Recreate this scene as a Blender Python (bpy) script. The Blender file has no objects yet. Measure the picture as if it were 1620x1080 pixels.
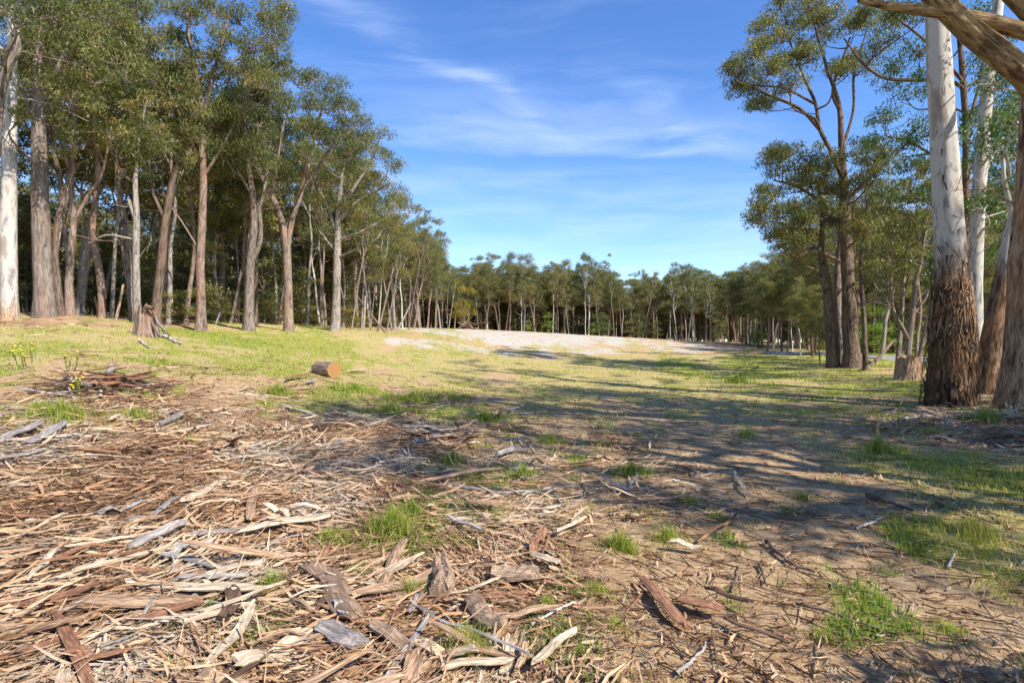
import bpy, math, random
import numpy as np
from mathutils import Vector

# ------------------------------------------------------------------ camera, sky, sun, exposure
SC = bpy.context.scene
COL = SC.collection
CAM_H = 1.6
F = 900.0                      # focal length in photo pixels (20 mm on a 36 mm wide sensor)
SUN_EL, SUN_AZ = math.radians(43), None
SDX, SDY = -0.75, 0.66         # ground direction in which shadows fall

cam_d = bpy.data.cameras.new('camera')
cam_d.lens = 20.0
cam_d.sensor_width = 36.0
cam_d.clip_start = 0.05
cam_d.clip_end = 3000
cam = bpy.data.objects.new('camera', cam_d)
cam.location = (0, 0, CAM_H)
cam.rotation_euler = (math.radians(90), 0, 0)
COL.objects.link(cam)
SC.camera = cam

SC.view_settings.view_transform = 'Standard'
SC.view_settings.look = 'None'
SC.view_settings.gamma = 1
SC.view_settings.use_curve_mapping = False
SC.view_settings.exposure = 0.86

sun_d = bpy.data.lights.new('sun', 'SUN')
sun_d.energy = 4.8
sun_d.angle = math.radians(0.5)
sun_d.color = (1.0, 0.955, 0.88)
sun = bpy.data.objects.new('sun', sun_d)
_s = Vector((SDX, SDY, 0)).normalized()
SDX, SDY = _s.x, _s.y
_dir = Vector((SDX * math.cos(SUN_EL), SDY * math.cos(SUN_EL), -math.sin(SUN_EL)))
sun.rotation_euler = _dir.to_track_quat('-Z', 'Y').to_euler()
sun.location = (20, -20, 40)
COL.objects.link(sun)


class NT:
    """small helper to write node trees"""
    def __init__(s, tree):
        s.t = tree
        s.t.nodes.clear()

    def n(s, typ, ins=None, **kw):
        nd = s.t.nodes.new(typ)
        for k, v in kw.items():
            setattr(nd, k, v)
        for k, v in (ins or {}).items():
            sock = nd.inputs[k]
            if isinstance(v, bpy.types.NodeSocket):
                s.t.links.new(v, sock)
            elif isinstance(v, bpy.types.Node):
                s.t.links.new(v.outputs[0], sock)
            else:
                if isinstance(v, tuple) and len(v) == 3 and sock.type == 'RGBA':
                    v = v + (1,)
                sock.default_value = v
        return nd

    def math(s, op, a, b=0.0, c=None, clamp=False):
        nd = s.t.nodes.new('ShaderNodeMath')
        nd.operation = op
        nd.use_clamp = clamp
        for i, v in enumerate((a, b) if c is None else (a, b, c)):
            if isinstance(v, bpy.types.Node):
                v = v.outputs[0]
            if isinstance(v, bpy.types.NodeSocket):
                s.t.links.new(v, nd.inputs[i])
            else:
                nd.inputs[i].default_value = v
        return nd.outputs[0]

    def mix(s, fac, a, b, mode='MIX'):
        nd = s.t.nodes.new('ShaderNodeMix')
        nd.data_type = 'RGBA'
        nd.blend_type = mode
        nd.clamp_factor = True
        for sock, v in ((nd.inputs[0], fac), (nd.inputs[6], a), (nd.inputs[7], b)):
            if isinstance(v, bpy.types.Node):
                v = v.outputs[0]
            if isinstance(v, bpy.types.NodeSocket):
                s.t.links.new(v, sock)
            else:
                if isinstance(v, tuple) and len(v) == 3:
                    v = v + (1,)
                sock.default_value = v
        return nd.outputs[2]

    def ramp(s, fac, stops):
        nd = s.t.nodes.new('ShaderNodeValToRGB')
        el = nd.color_ramp.elements
        while len(el) < len(stops):
            el.new(0.5)
        for e, (p, c) in zip(el, stops):
            e.position = p
            e.color = tuple(c) + (1,) if len(c) == 3 else c
        s.t.links.new(fac if isinstance(fac, bpy.types.NodeSocket) else fac.outputs[0], nd.inputs[0])
        return nd.outputs[0]

    def noise(s, vec, scale, detail=3, rough=0.55, dist=0.0):
        nd = s.n('ShaderNodeTexNoise', {'Scale': scale, 'Detail': detail, 'Roughness': rough, 'Distortion': dist})
        if vec is not None:
            s.t.links.new(vec, nd.inputs['Vector'])
        return nd.outputs[0]

    def smooth(s, v, a, b):
        nd = s.n('ShaderNodeMapRange', {'Value': v, 'From Min': a, 'From Max': b, 'To Min': 0.0, 'To Max': 1.0},
                 interpolation_type='SMOOTHSTEP')
        return nd.outputs[0]


world = bpy.data.worlds.new('World')
SC.world = world
world.use_nodes = True
w = NT(world.node_tree)
sky = w.n('ShaderNodeTexSky', sky_type='NISHITA')
sky.sun_disc = False
sky.sun_elevation = SUN_EL
sky.sun_rotation = math.atan2(-SDX, -SDY)
sky.altitude = 300
sky.air_density = 1.0
sky.dust_density = 0.1
sky.ozone_density = 3.0
tc = w.n('ShaderNodeTexCoord')
sep = w.n('ShaderNodeSeparateXYZ', {0: tc.outputs['Generated']})
zz = w.math('MAXIMUM', sep.outputs[2], 0.03)
cu = w.math('DIVIDE', sep.outputs[0], zz)          # position on a flat cirrus layer overhead
cv = w.math('DIVIDE', sep.outputs[1], zz)
lay = w.n('ShaderNodeCombineXYZ', {0: cu, 1: cv})
warp = w.n('ShaderNodeTexNoise', {'Vector': lay.outputs[0], 'Scale': 1.3, 'Detail': 4.0})
wv = w.n('ShaderNodeVectorMath', {0: warp.outputs[1], 1: (0.5, 0.5, 0.5)}, operation='SUBTRACT')
wv2 = w.n('ShaderNodeVectorMath', {0: wv.outputs[0], 'Scale': 0.55}, operation='SCALE')
lw = w.n('ShaderNodeVectorMath', {0: lay.outputs[0], 1: wv2.outputs[0]}, operation='ADD')
mp = w.n('ShaderNodeMapping', {'Vector': lw.outputs[0], 'Rotation': (0, 0, math.radians(-22)), 'Scale': (0.75, 2.6, 1)})
fib = w.noise(mp.outputs[0], 1.25, 9, 0.62)
mp2 = w.n('ShaderNodeMapping', {'Vector': lw.outputs[0], 'Rotation': (0, 0, math.radians(-50)), 'Scale': (0.7, 2.2, 1)})
fib2 = w.noise(mp2.outputs[0], 1.6, 8, 0.6)
ls = w.n('ShaderNodeSeparateXYZ', {0: lw.outputs[0]})


def gauss(v, mid, wid):
    d = w.math('DIVIDE', w.math('SUBTRACT', v, mid), wid)
    return w.math('POWER', 2.718, w.math('MULTIPLY', w.math('MULTIPLY', d, d), -1.0))


# bright bank with a crisp lower edge, streaks that run into it from the upper left, thin veil beneath
U, Vv = ls.outputs[0], ls.outputs[1]
edge = w.math('ADD', 2.90, w.math('MULTIPLY', w.math('MAXIMUM', w.math('SUBTRACT', U, .1), 0.0), .24))
rel = w.math('SUBTRACT', Vv, edge)
soft = w.noise(lw.outputs[0], 1.1, 5, .5)
bank = w.math('MULTIPLY', w.math('SUBTRACT', 1.0, w.smooth(rel, -.06, .10)), w.smooth(rel, -.85, .0))
bank = w.math('MULTIPLY', bank, w.math('MULTIPLY', w.smooth(U, -.95, -.2), w.math('SUBTRACT', 1.0, w.smooth(U, .9, 1.6))))
st1 = w.math('MULTIPLY', gauss(w.math('SUBTRACT', Vv, w.math('MULTIPLY', U, 1.35)), 2.41, .13), w.math('MULTIPLY', w.smooth(U, -.9, -.35), w.math('SUBTRACT', 1.0, w.smooth(U, .0, .35))))
st2 = w.math('MULTIPLY', gauss(w.math('SUBTRACT', Vv, w.math('MULTIPLY', U, 1.1)), 1.80, .12), gauss(U, .7, .28))
veil = w.math('MULTIPLY', w.smooth(rel, .12, .7), .34)
c1 = w.math('MULTIPLY', bank, w.smooth(fib, .24, .72))
c2 = w.math('MULTIPLY', w.math('ADD', st1, w.math('MULTIPLY', st2, .7)), w.smooth(fib2, .28, .75))
c3 = w.math('MULTIPLY', veil, w.smooth(soft, .30, .72))
c4 = w.math('MULTIPLY', w.smooth(fib2, .42, .80), .20)
cl = w.math('ADD', w.math('ADD', w.math('MULTIPLY', c1, .72), w.math('MULTIPLY', c2, .62)), w.math('ADD', c3, c4), clamp=True)
cl = w.math('MULTIPLY', cl, w.smooth(sep.outputs[2], .01, .12))
hsv = w.n('ShaderNodeHueSaturation', {'Color': sky.outputs[0], 'Hue': .510, 'Saturation': 1.22, 'Value': 1.06})
skyc = w.mix(w.math('MULTIPLY', cl, .62), hsv.outputs[0], (4.0, 4.7, 6.6))
bg = w.n('ShaderNodeBackground', {'Color': skyc, 'Strength': 0.13})
w.n('ShaderNodeOutputWorld', {'Surface': bg.outputs[0]})

# ------------------------------------------------------------------ numeric helpers
RNG = np.random.default_rng(11)
random.seed(5)


def _hash(ix, iy, seed):
    h = (ix.astype(np.int64) * 374761393 + iy.astype(np.int64) * 668265263 + seed * 1442695041) & 0x7fffffff
    h = ((h ^ (h >> 13)) * 1274126177) & 0x7fffffff
    return ((h ^ (h >> 16)) & 0xffff) / 65535.0


def vnoise(x, y, seed=0):
    ix, iy = np.floor(x), np.floor(y)
    fx, fy = x - ix, y - iy
    fx = fx * fx * (3 - 2 * fx)
    fy = fy * fy * (3 - 2 * fy)
    a, b = _hash(ix, iy, seed), _hash(ix + 1, iy, seed)
    c, d = _hash(ix, iy + 1, seed), _hash(ix + 1, iy + 1, seed)
    return (a * (1 - fx) + b * fx) * (1 - fy) + (c * (1 - fx) + d * fx) * fy


def fbm(x, y, seed=0, octv=4):
    s, a, t = 0, 1.0, 0
    for k in range(octv):
        s = s + a * vnoise(x * 2 ** k + 17.3 * k, y * 2 ** k - 9.1 * k, seed + k)
        t += a
        a *= 0.5
    return s / t


def px3(px, py, d):
    """world point seen at photo pixel (px, py) at distance d along the view"""
    return np.array(((px - 810) / F * d, d, CAM_H - (py - 540) / F * d))


# ------------------------------------------------------------------ terrain shape
_ctl = [px3(*p) for p in [
    (15, 508, 20), (72, 501, 21), (112, 498, 24), (212, 512, 26), (318, 525, 29), (395, 523, 31), (457, 524, 33), (530, 524, 38),
    (590, 521, 50), (650, 519, 65), (750, 521, 78), (870, 527, 76), (1000, 537, 70), (1150, 549, 60), (1230, 557, 48),
    (1285, 566, 38), (1345, 582, 29), (1433, 603, 21), (1503, 640, 15), (1600, 641, 13.4), (1425, 578, 34),
    (515, 597, 16), (230, 530, 18.5), (60, 610, 10.5), (300, 590, 12), (760, 597, 22), (1000, 597, 24), (1000, 560, 44), (800, 550, 44),
    (640, 545, 36), (430, 545, 24), (1200, 590, 29)]]
_ctl += [np.array(p, float) for p in [
    (0, 0, 0), (0, 4, 0), (-3, 4, 0.0), (3, 4, 0), (-4, 7, .15), (4, 8, 0), (0, 9, .03), (8, 9, 0), (-10, 5, .9), (10, 3, 0.1), (0, -10, 0), (-15, -10, .6), (15, -10, .2),
    (0, 14, .12), (-40, 20, 3.4), (-60, 60, 4), (-30, 60, 3.3), (-20, 90, 3.4), (0, 110, 3.1), (25, 110, 2.0), (50, 100, 1.2), (60, 60, .6), (40, 36, .2), (60, 20, .2), (35, 10, .2),
    (100, 150, 1), (-100, 150, 4), (0, 200, 2.6), (0, -60, 0), (-80, -60, 2), (80, -60, 0), (150, 0, 0), (-150, 0, 4), (0, 300, 2.5), (250, 200, 1), (-250, 200, 4), (200, -200, 0), (-200, -200, 2)]]
_ctl = np.array(_ctl)


def _tk(r2):
    return 0.5 * r2 * np.log(r2 + 1e-9)


def _fit(c):
    n = len(c)
    d2 = ((c[:, None, :2] - c[None, :, :2]) ** 2).sum(-1)
    K = _tk(d2) + np.eye(n) * 0.6
    Pm = np.c_[np.ones(n), c[:, :2]]
    A = np.block([[K, Pm], [Pm.T, np.zeros((3, 3))]])
    return np.linalg.solve(A, np.r_[c[:, 2], 0, 0, 0])


_tw = _fit(_ctl)


def H(x, y):
    x = np.asarray(x, float)
    y = np.asarray(y, float)
    r = np.hypot(x, y)
    k = np.minimum(1, 260 / np.maximum(r, 1e-6))
    xs, ys = (x * k).ravel(), (y * k).ravel()
    out = np.empty(xs.size)
    for i in range(0, xs.size, 40000):
        a, b = xs[i:i + 40000], ys[i:i + 40000]
        d2 = (a[:, None] - _ctl[None, :, 0]) ** 2 + (b[:, None] - _ctl[None, :, 1]) ** 2
        out[i:i + 40000] = _tk(d2) @ _tw[:-3] + _tw[-3] + _tw[-2] * a + _tw[-1] * b
    out = out.reshape(x.shape)
    return out + (fbm(x * .35, y * .35, 3, 3) - .5) * .16 + (fbm(x * 1.6, y * 1.6, 8, 3) - .5) * .07


def h1(x, y):
    return float(H(np.array([x]), np.array([y]))[0])


def gp(px, py):
    """where the ray through a photo pixel meets the ground"""
    d = np.exp(np.linspace(math.log(1.5), math.log(140), 900))
    x, z = (px - 810) / F * d, CAM_H - (py - 540) / F * d
    g = H(x, d)
    hit = np.nonzero(z <= g)[0]
    i = hit[0] if len(hit) else len(d) - 1
    return np.array((x[i], d[i], g[i]))


# ------------------------------------------------------------------ ground cover: samples of sand, green grass, dry grass, bark litter
_cov = [
    (60, 1010, 0, .02, .02, 1), (300, 1050, 0, .05, .05, .8), (480, 980, 0, .15, .0, .7), (700, 1000, 0, .12, .03, .75), (900, 1000, .02, .08, .14, .34), (1100, 1010, .12, .04, .18, .04),
    (1230, 1060, .15, .03, .14, .05), (1400, 1010, .1, .14, .22, .12), (1590, 1010, .05, .2, .42, .25), (1580, 850, 0, .4, .55, .05), (1450, 730, 0, .42, .58, 0),
    (1600, 760, 0, .4, .6, 0), (1610, 690, 0, .05, .1, .8), (1560, 655, 0, .1, .15, .75), (1350, 780, .15, .1, .2, .1), (1200, 820, .1, .03, .12, .12), (1150, 720, .12, .03, .12, .06),
    (1280, 700, .15, .05, .2, .05), (1000, 780, 0, .15, .14, .25), (900, 720, 0, .14, .14, .32), (800, 770, 0, .2, .1, .45), (620, 800, 0, .3, .05, .65), (600, 700, 0, .03, 0, .95), (400, 740, 0, 0, 0, 1),
    (200, 740, 0, 0, 0, 1), (40, 740, 0, 0, 0, 1), (50, 655, 0, .5, .1, .4), (200, 640, 0, .2, .0, .8), (350, 680, .1, .02, .05, .6), (450, 640, 0, .35, .1, .45), (600, 630, 0, .55, .15, .25),
    (720, 650, 0, .45, .15, .35), (880, 650, .1, .08, .35, .1), (1000, 660, .12, .04, .2, .05), (1180, 650, .1, .08, .3, .05), (1350, 650, 0, .55, .4, .0), (1300, 612, 0, .5, .3, .1),
    (1430, 630, 0, .3, .3, .3), (1490, 655, 0, .15, .2, .7), (40, 600, .05, .3, .5, .2), (180, 600, .05, .2, .2, .5), (310, 590, .25, .2, .45, .1), (100, 555, 0, .5, .45, .0), (300, 550, 0, .42, .58, 0),
    (120, 525, .15, .2, .6, .15), (60, 508, 0, .1, .2, .7), (450, 545, 0, .5, .5, 0), (430, 580, .05, .35, .45, .05), (560, 575, .05, .35, .5, .0), (600, 550, .2, .25, .5, 0), (700, 548, .6, .12, .28, 0), (620, 530, .1, .35, .5, 0),
    (800, 530, .98, .03, .08, 0), (900, 545, .92, .04, .12, 0), (730, 525, .85, .1, .15, 0), (1000, 540, .85, .05, .15, 0), (650, 540, .6, .2, .3, 0), (1000, 552, .55, .1, .4, 0), (800, 577, .2, .15, .6, 0), (950, 590, .05, .25, .6, 0), (1100, 572, .08, .35, .55, 0),
    (1100, 551, .7, .08, .22, 0), (1200, 575, 0, .5, .45, 0), (1250, 590, 0, .5, .4, .05), (1100, 612, .05, .25, .5, 0), (700, 600, .1, .2, .4, .1), (850, 615, .15, .15, .45, 0), (1390, 590, 0, .35, .4, .2), (330, 530, 0, .6, .4, 0),
    (850, 690, .05, .15, .15, .3), (1000, 720, .02, .1, .1, .35)]
_cp = []
for c in _cov:
    p = gp(c[0], c[1])
    _cp.append((p[0], p[1]) + c[2:])
_cp += [(-22, 26, 0, .15, .1, .7), (-30, 60, 0, .1, .1, .8), (-16, 50, 0, .2, .2, .6), (-12, 85, 0, .1, .2, .7), (0, 118, 0, .05, .1, .85), (30, 105, 0, .05, .1, .85), (-50, 30, 0, .1, .1, .8),
        (26, 34, 0, .65, .3, .1), (34, 44, 0, .7, .2, 0), (24, 22, 0, .3, .3, .3), (20, 50, 0, .2, .3, .5), (30, 70, 0, .15, .2, .6), (0, -8, 0, .2, .3, .3), (12, 2, 0, .4, .4, .2), (-12, 2, 0, .2, .3, .5), (60, 60, 0, .4, .2, .3)]
_cp = np.array(_cp)


def _q(x, y):
    return np.stack([1.9 * np.log(np.hypot(x, y) + .5), 2.0 * np.arctan2(x, y)], -1)


_cq = _q(_cp[:, 0], _cp[:, 1])


def cover(x, y):
    """sand, green, dry grass, bark in 0..1 at world points, broken into patches"""
    x = np.asarray(x, float)
    y = np.asarray(y, float)
    q = _q(x, y)
    out = np.empty((x.size, 4))
    for i in range(0, x.size, 30000):
        d2 = ((q[i:i + 30000, None, :] - _cq[None]) ** 2).sum(-1)
        wt = np.exp(-d2 / (2 * .15 ** 2)) + 1e-5 / (d2 + .02)
        out[i:i + 30000] = (wt @ _cp[:, 2:]) / wt.sum(1, keepdims=True)
    r = np.hypot(x, y)
    f = 1.0 / (0.55 + 0.035 * r)
    n1 = fbm(x * f * .9 + 5, y * f * .45, 21, 4)
    n2 = fbm(x * f * 1.7 - 3, y * f * .8, 31, 4)
    n3 = fbm(x * 2.2, y * 2.2, 41, 4)
    n4 = fbm(x * .55, y * .3, 51, 4)

    def sharpen(v, n, k=4.0):
        return np.clip(.5 + (v - 1 + n) * k, 0, 1)
    s = sharpen(out[:, 0] * .9 + .05, (n4 - .5) * 1.3 + .5, 3.0)
    g = sharpen(out[:, 1] * 1.12 + .06, ((n1 * .45 + n3 * .55) - .5) * 1.9 + .5)
    d = sharpen(out[:, 2] * 1.12 + .16, ((n2 * .5 + n3 * .2 + n4 * .3) - .5) * 1.9 + .5, 3.0)
    b = np.clip(out[:, 3] * 1.15 + (n2 - .5) * .8 * (out[:, 3] > .06), 0, 1)
    return np.stack([s, g, d, b], -1)


# ------------------------------------------------------------------ mesh helpers
def mesh_np(name, V, quads=None, tris=None, attrs=None, smooth=False, vec=None):
    me = bpy.data.meshes.new(name)
    V = np.asarray(V, np.float32)
    me.vertices.add(len(V))
    me.vertices.foreach_set('co', V.ravel())
    idx, starts, tot = [], [], 0
    for F_, k in ((quads, 4), (tris, 3)):
        if F_ is not None and len(F_):
            F_ = np.asarray(F_, np.int32).reshape(-1, k)
            idx.append(F_.ravel())
            starts.append(tot + np.arange(len(F_), dtype=np.int32) * k)
            tot += F_.size
    idx = np.concatenate(idx)
    starts = np.concatenate(starts)
    me.loops.add(len(idx))
    me.loops.foreach_set('vertex_index', idx)
    me.polygons.add(len(starts))
    me.polygons.foreach_set('loop_start', starts)
    me.polygons.foreach_set('use_smooth', np.full(len(starts), smooth))
    for k, v in (attrs or {}).items():
        a = me.attributes.new(k, 'FLOAT', 'POINT')
        a.data.foreach_set('value', np.asarray(v, np.float32))
    for k, v in (vec or {}).items():
        a = me.attributes.new(k, 'FLOAT_VECTOR', 'POINT')
        a.data.foreach_set('vector', np.asarray(v, np.float32).ravel())
    me.update(calc_edges=True)
    me.validate()
    return me


def link(name, me, mat=None, parent=None, loc=None):
    o = bpy.data.objects.new(name, me)
    COL.objects.link(o)
    if mat is not None:
        me.materials.append(mat)
    if parent is not None:
        o.parent = parent
    if loc is not None:
        o.location = loc
    return o


def tag(o, label=None, cat=None, group=None, kind=None):
    for k, v in (('label', label), ('category', cat), ('group', group), ('kind', kind)):
        if v:
            o[k] = v
    return o


def empty(name, loc, label, cat, group=None, rz=0.0):
    o = bpy.data.objects.new(name, None)
    o.empty_display_size = .3
    COL.objects.link(o)
    o.location = loc
    o.rotation_euler = (0, 0, rz)
    return tag(o, label, cat, group)


def smooth_path(ctrl, per=5):
    """Catmull-Rom through rows (any columns)"""
    c = np.asarray(ctrl, float)
    if len(c) == 2:
        t = np.linspace(0, 1, per + 1)[:, None]
        return c[0] * (1 - t) + c[1] * t
    p = np.vstack([2 * c[0] - c[1], c, 2 * c[-1] - c[-2]])
    out = []
    for i in range(len(c) - 1):
        t = np.linspace(0, 1, per, endpoint=False)[:, None]
        a, b, d, e = p[i], p[i + 1], p[i + 2], p[i + 3]
        out.append(.5 * (2 * b + (d - a) * t + (2 * a - 5 * b + 4 * d - e) * t ** 2 + (3 * b - a - 3 * d + e) * t ** 3))
    out.append(c[-1:])
    return np.vstack(out)


class Geo:
    """collects tubes, strips and leaves"""
    def __init__(s, seed=0):
        s.r = np.random.default_rng(seed)
        s.V, s.Q, s.T, s.A, s.B, s.n = [], [], [], [], [], 0

    def add(s, V, Q=None, T=None, a=None, b=None):
        V = np.asarray(V, float).reshape(-1, 3)
        if Q is not None and len(Q):
            s.Q.append(np.asarray(Q).reshape(-1, 4) + s.n)
        if T is not None and len(T):
            s.T.append(np.asarray(T).reshape(-1, 3) + s.n)
        s.V.append(V)
        s.A.append(np.zeros(len(V)) if a is None else np.broadcast_to(np.asarray(a, float), (len(V),)))
        s.B.append(np.zeros((len(V), 3)) if b is None else np.asarray(b, float).reshape(-1, 3))
        s.n += len(V)

    def tubes(s, P, R, sides, rough=0.0, a=None, cap=False):
        """P (k,m,3) centre lines, R (k,m) radii; attribute bk = bark coordinates"""
        P = np.asarray(P, float)
        R = np.asarray(R, float)
        if P.ndim == 2:
            P, R = P[None], R[None]
        k, m, _ = P.shape
        T = np.gradient(P, axis=1)
        T /= np.linalg.norm(T, axis=2, keepdims=True) + 1e-9
        mean = T.mean(1)
        ref = np.where(np.abs(mean[:, :1]) < .6, np.array([[1., 0, 0]]), np.array([[0, 1., .2]]))
        ref = ref[:, None, :] + np.zeros_like(T)
        N = ref - (ref * T).sum(2, keepdims=True) * T
        N /= np.linalg.norm(N, axis=2, keepdims=True) + 1e-9
        Bn = np.cross(T, N)
        ang = np.linspace(0, 2 * math.pi, sides, endpoint=False)
        ca, sa = np.cos(ang), np.sin(ang)
        L = np.concatenate([np.zeros((k, 1)), np.cumsum(np.linalg.norm(np.diff(P, axis=1), axis=2), 1)], 1)
        rr = np.repeat(R[:, :, None], sides, 2)
        if rough:
            nz = vnoise(ang[None, None, :] * 2.2 + 3.1 * ca + s.r.uniform(0, 50), L[:, :, None] * .9 + 0 * ang, 5)
            nz2 = vnoise(ca[None, None, :] * 5 + sa * 9 + 7 + .25 * np.sin(L[:, :, None] * 3), L[:, :, None] * 1.1 + 0 * ang, 9)
            rr = rr * (1 + rough * (nz - .5) * 1.6 + rough * 1.5 * (nz2 - .5))
        V = P[:, :, None, :] + rr[..., None] * (N[:, :, None, :] * ca[None, None, :, None] + Bn[:, :, None, :] * sa[None, None, :, None])
        off = s.r.uniform(0, 40, (k, 1, 1))
        bk = np.stack([R[:, :, None] * ca + off, R[:, :, None] * sa + 0 * off, L[:, :, None] + 0 * ca + off], -1)
        i = np.arange(k)[:, None, None] * (m * sides)
        j = np.arange(m - 1)[None, :, None] * sides
        q = np.arange(sides)[None, None, :]
        q2 = (q + 1) % sides
        Q = np.stack([i + j + q, i + j + q2, i + j + sides + q2, i + j + sides + q], -1)
        s.add(V, Q, None, a if a is None else np.broadcast_to(a, V.shape[:3]).ravel(), bk)

    def mesh(s, name, smooth=True, an='tn', bn='bk'):
        return mesh_np(name, np.vstack(s.V), np.vstack(s.Q) if s.Q else None, np.vstack(s.T) if s.T else None,
                       {an: np.concatenate(s.A)}, smooth, {bn: np.vstack(s.B)})


# ------------------------------------------------------------------ materials
def new_mat(name):
    m = bpy.data.materials.new(name)
    m.use_nodes = True
    return m, NT(m.node_tree)


def bark_mat(name, dark, mid, light, warm, warm_amt=.4, pale=None, pale_from=None, rnd=0.25, bump=.6, fine=1.0):
    m, t = new_mat(name)
    at = t.n('ShaderNodeAttribute', attribute_name='bk')
    oi = t.n('ShaderNodeObjectInfo')
    mpn = t.n('ShaderNodeMapping', {'Vector': at.outputs['Vector'], 'Scale': (15 * fine, 15 * fine, 2.4 * fine)})
    fur = t.noise(mpn.outputs[0], 1.0, 5, .6, .4)
    mp2 = t.n('ShaderNodeMapping', {'Vector': at.outputs['Vector'], 'Scale': (2.2, 2.2, .55)})
    big = t.noise(mp2.outputs[0], 1.0, 3, .55)
    c = t.ramp(fur, [(.34, dark), (.47, mid), (.63, light)])
    c = t.mix(t.math('MULTIPLY', t.smooth(big, .48, .72), warm_amt), c, warm)
    c = t.mix(t.math('MULTIPLY', oi.outputs['Random'], rnd), c, (light[0] * 1.15, light[1] * 1.12, light[2] * 1.1))
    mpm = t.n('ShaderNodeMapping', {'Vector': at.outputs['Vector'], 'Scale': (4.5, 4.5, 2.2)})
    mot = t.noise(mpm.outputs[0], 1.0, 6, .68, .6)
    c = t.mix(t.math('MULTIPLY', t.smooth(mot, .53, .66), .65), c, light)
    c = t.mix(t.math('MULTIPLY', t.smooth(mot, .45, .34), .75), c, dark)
    hgt = t.math('ADD', fur, t.math('MULTIPLY', mot, .6))
    if pale is not None:
        geo = t.n('ShaderNodeAttribute', attribute_name='tn')
        mp3 = t.n('ShaderNodeMapping', {'Vector': at.outputs['Vector'], 'Scale': (2.2, 2.2, .75)})
        pn = t.noise(mp3.outputs[0], 1.4, 5, .6, .3)
        mp4 = t.n('ShaderNodeMapping', {'Vector': at.outputs['Vector'], 'Scale': (9, 9, 1.6)})
        pn2 = t.noise(mp4.outputs[0], 1.0, 4, .6)
        pc = t.ramp(pn, [(.34, pale[1]), (.42, pale[0]), (.53, pale[0]), (.58, pale[2]), (.70, pale[3])])
        pc = t.mix(t.smooth(pn2, .62, .72), pc, pale[4])
        fac = t.smooth(t.math('ADD', geo.outputs['Fac'], t.math('MULTIPLY', t.math('SUBTRACT', pn2, .5), 2.4)), pale_from[0], pale_from[1])
        c = t.mix(fac, c, pc)
        hgt = t.mix(fac, fur, t.math('MULTIPLY', pn, .3))
    bp = t.n('ShaderNodeBump', {'Strength': bump, 'Distance': .08, 'Height': hgt})
    b = t.n('ShaderNodeBsdfPrincipled', {'Base Color': c, 'Roughness': .85, 'Normal': bp.outputs[0]})
    b.inputs['Specular IOR Level'].default_value = .15
    t.n('ShaderNodeOutputMaterial', {'Surface': b.outputs[0]})
    return m


M = {}
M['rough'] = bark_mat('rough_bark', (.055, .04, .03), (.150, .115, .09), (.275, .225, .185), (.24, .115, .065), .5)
M['dark'] = bark_mat('dark_bark', (.03, .02, .015), (.10, .07, .05), (.21, .155, .115), (.22, .10, .06), .5)
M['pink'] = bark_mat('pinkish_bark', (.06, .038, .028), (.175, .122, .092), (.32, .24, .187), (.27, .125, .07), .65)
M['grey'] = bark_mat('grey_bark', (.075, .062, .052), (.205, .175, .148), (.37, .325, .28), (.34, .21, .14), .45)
PALE = [(.47, .435, .38), (.23, .21, .19), (.36, .30, .245), (.27, .22, .18), (.15, .10, .07)]
M['white'] = bark_mat('white_gum_bark', (.03, .018, .012), (.11, .062, .038), (.30, .19, .11), (.40, .16, .045), .42, PALE, (3.2, 4.6), 0.05, .55)
M['white_low'] = bark_mat('white_gum_bark_low', (.10, .06, .04), (.30, .20, .13), (.46, .36, .26), (.46, .24, .1), .6, PALE, (.3, .9), 0.05, .4)
M['stringy'] = bark_mat('stringy_bark', (.06, .034, .02), (.27, .16, .09), (.50, .35, .22), (.40, .19, .085), .7, None, None, .0, .9, 1.0)
M['mossy'] = bark_mat('mossy_bark', (.06, .036, .02), (.22, .14, .08), (.40, .30, .155), (.42, .20, .08), .6, None, None, .1, 1.0, 1.6)
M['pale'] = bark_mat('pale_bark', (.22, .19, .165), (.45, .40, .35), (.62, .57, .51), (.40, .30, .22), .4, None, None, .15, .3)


def leaf_mat(name, stops, trans=.32, rnd=.5):
    m, t = new_mat(name)
    at = t.n('ShaderNodeAttribute', attribute_name='tn')
    oi = t.n('ShaderNodeObjectInfo')
    f = t.math('ADD', at.outputs['Fac'], t.math('MULTIPLY', t.math('SUBTRACT', oi.outputs['Random'], .5), rnd), clamp=True)
    c = t.ramp(f, stops)
    d = t.n('ShaderNodeBsdfPrincipled', {'Base Color': c, 'Roughness': .42})
    d.inputs['Specular IOR Level'].default_value = .25
    tr = t.n('ShaderNodeBsdfTranslucent', {'Color': t.mix(1.0, c, (1.2, 1.25, .55), 'MULTIPLY')})
    mx = t.n('ShaderNodeMixShader', {0: trans, 1: d.outputs[0], 2: tr.outputs[0]})
    t.n('ShaderNodeOutputMaterial', {'Surface': mx.outputs[0]})
    return m


M['leaf'] = leaf_mat('gum_leaves', [(0, (.070, .092, .036)), (.35, (.148, .158, .048)), (.65, (.230, .212, .062)), (.85, (.31, .24, .075)), (1, (.30, .17, .075))], .38, .4)
M['leaf_green'] = leaf_mat('green_leaves', [(0, (.045, .085, .022)), (.5, (.10, .155, .04)), (1, (.20, .24, .06))], .35, .3)
M['leaf_bright'] = leaf_mat('bright_leaves', [(0, (.10, .17, .025)), (.5, (.20, .29, .04)), (1, (.34, .38, .07))], .4, .3)
M['leaf_gold'] = leaf_mat('golden_leaves', [(0, (.12, .12, .025)), (.5, (.25, .21, .035)), (1, (.45, .33, .05))], .35, .3)
M['flower'] = leaf_mat('yellow_petals', [(0, (.6, .45, .02)), (1, (.8, .62, .03))], .3, .1)

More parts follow.
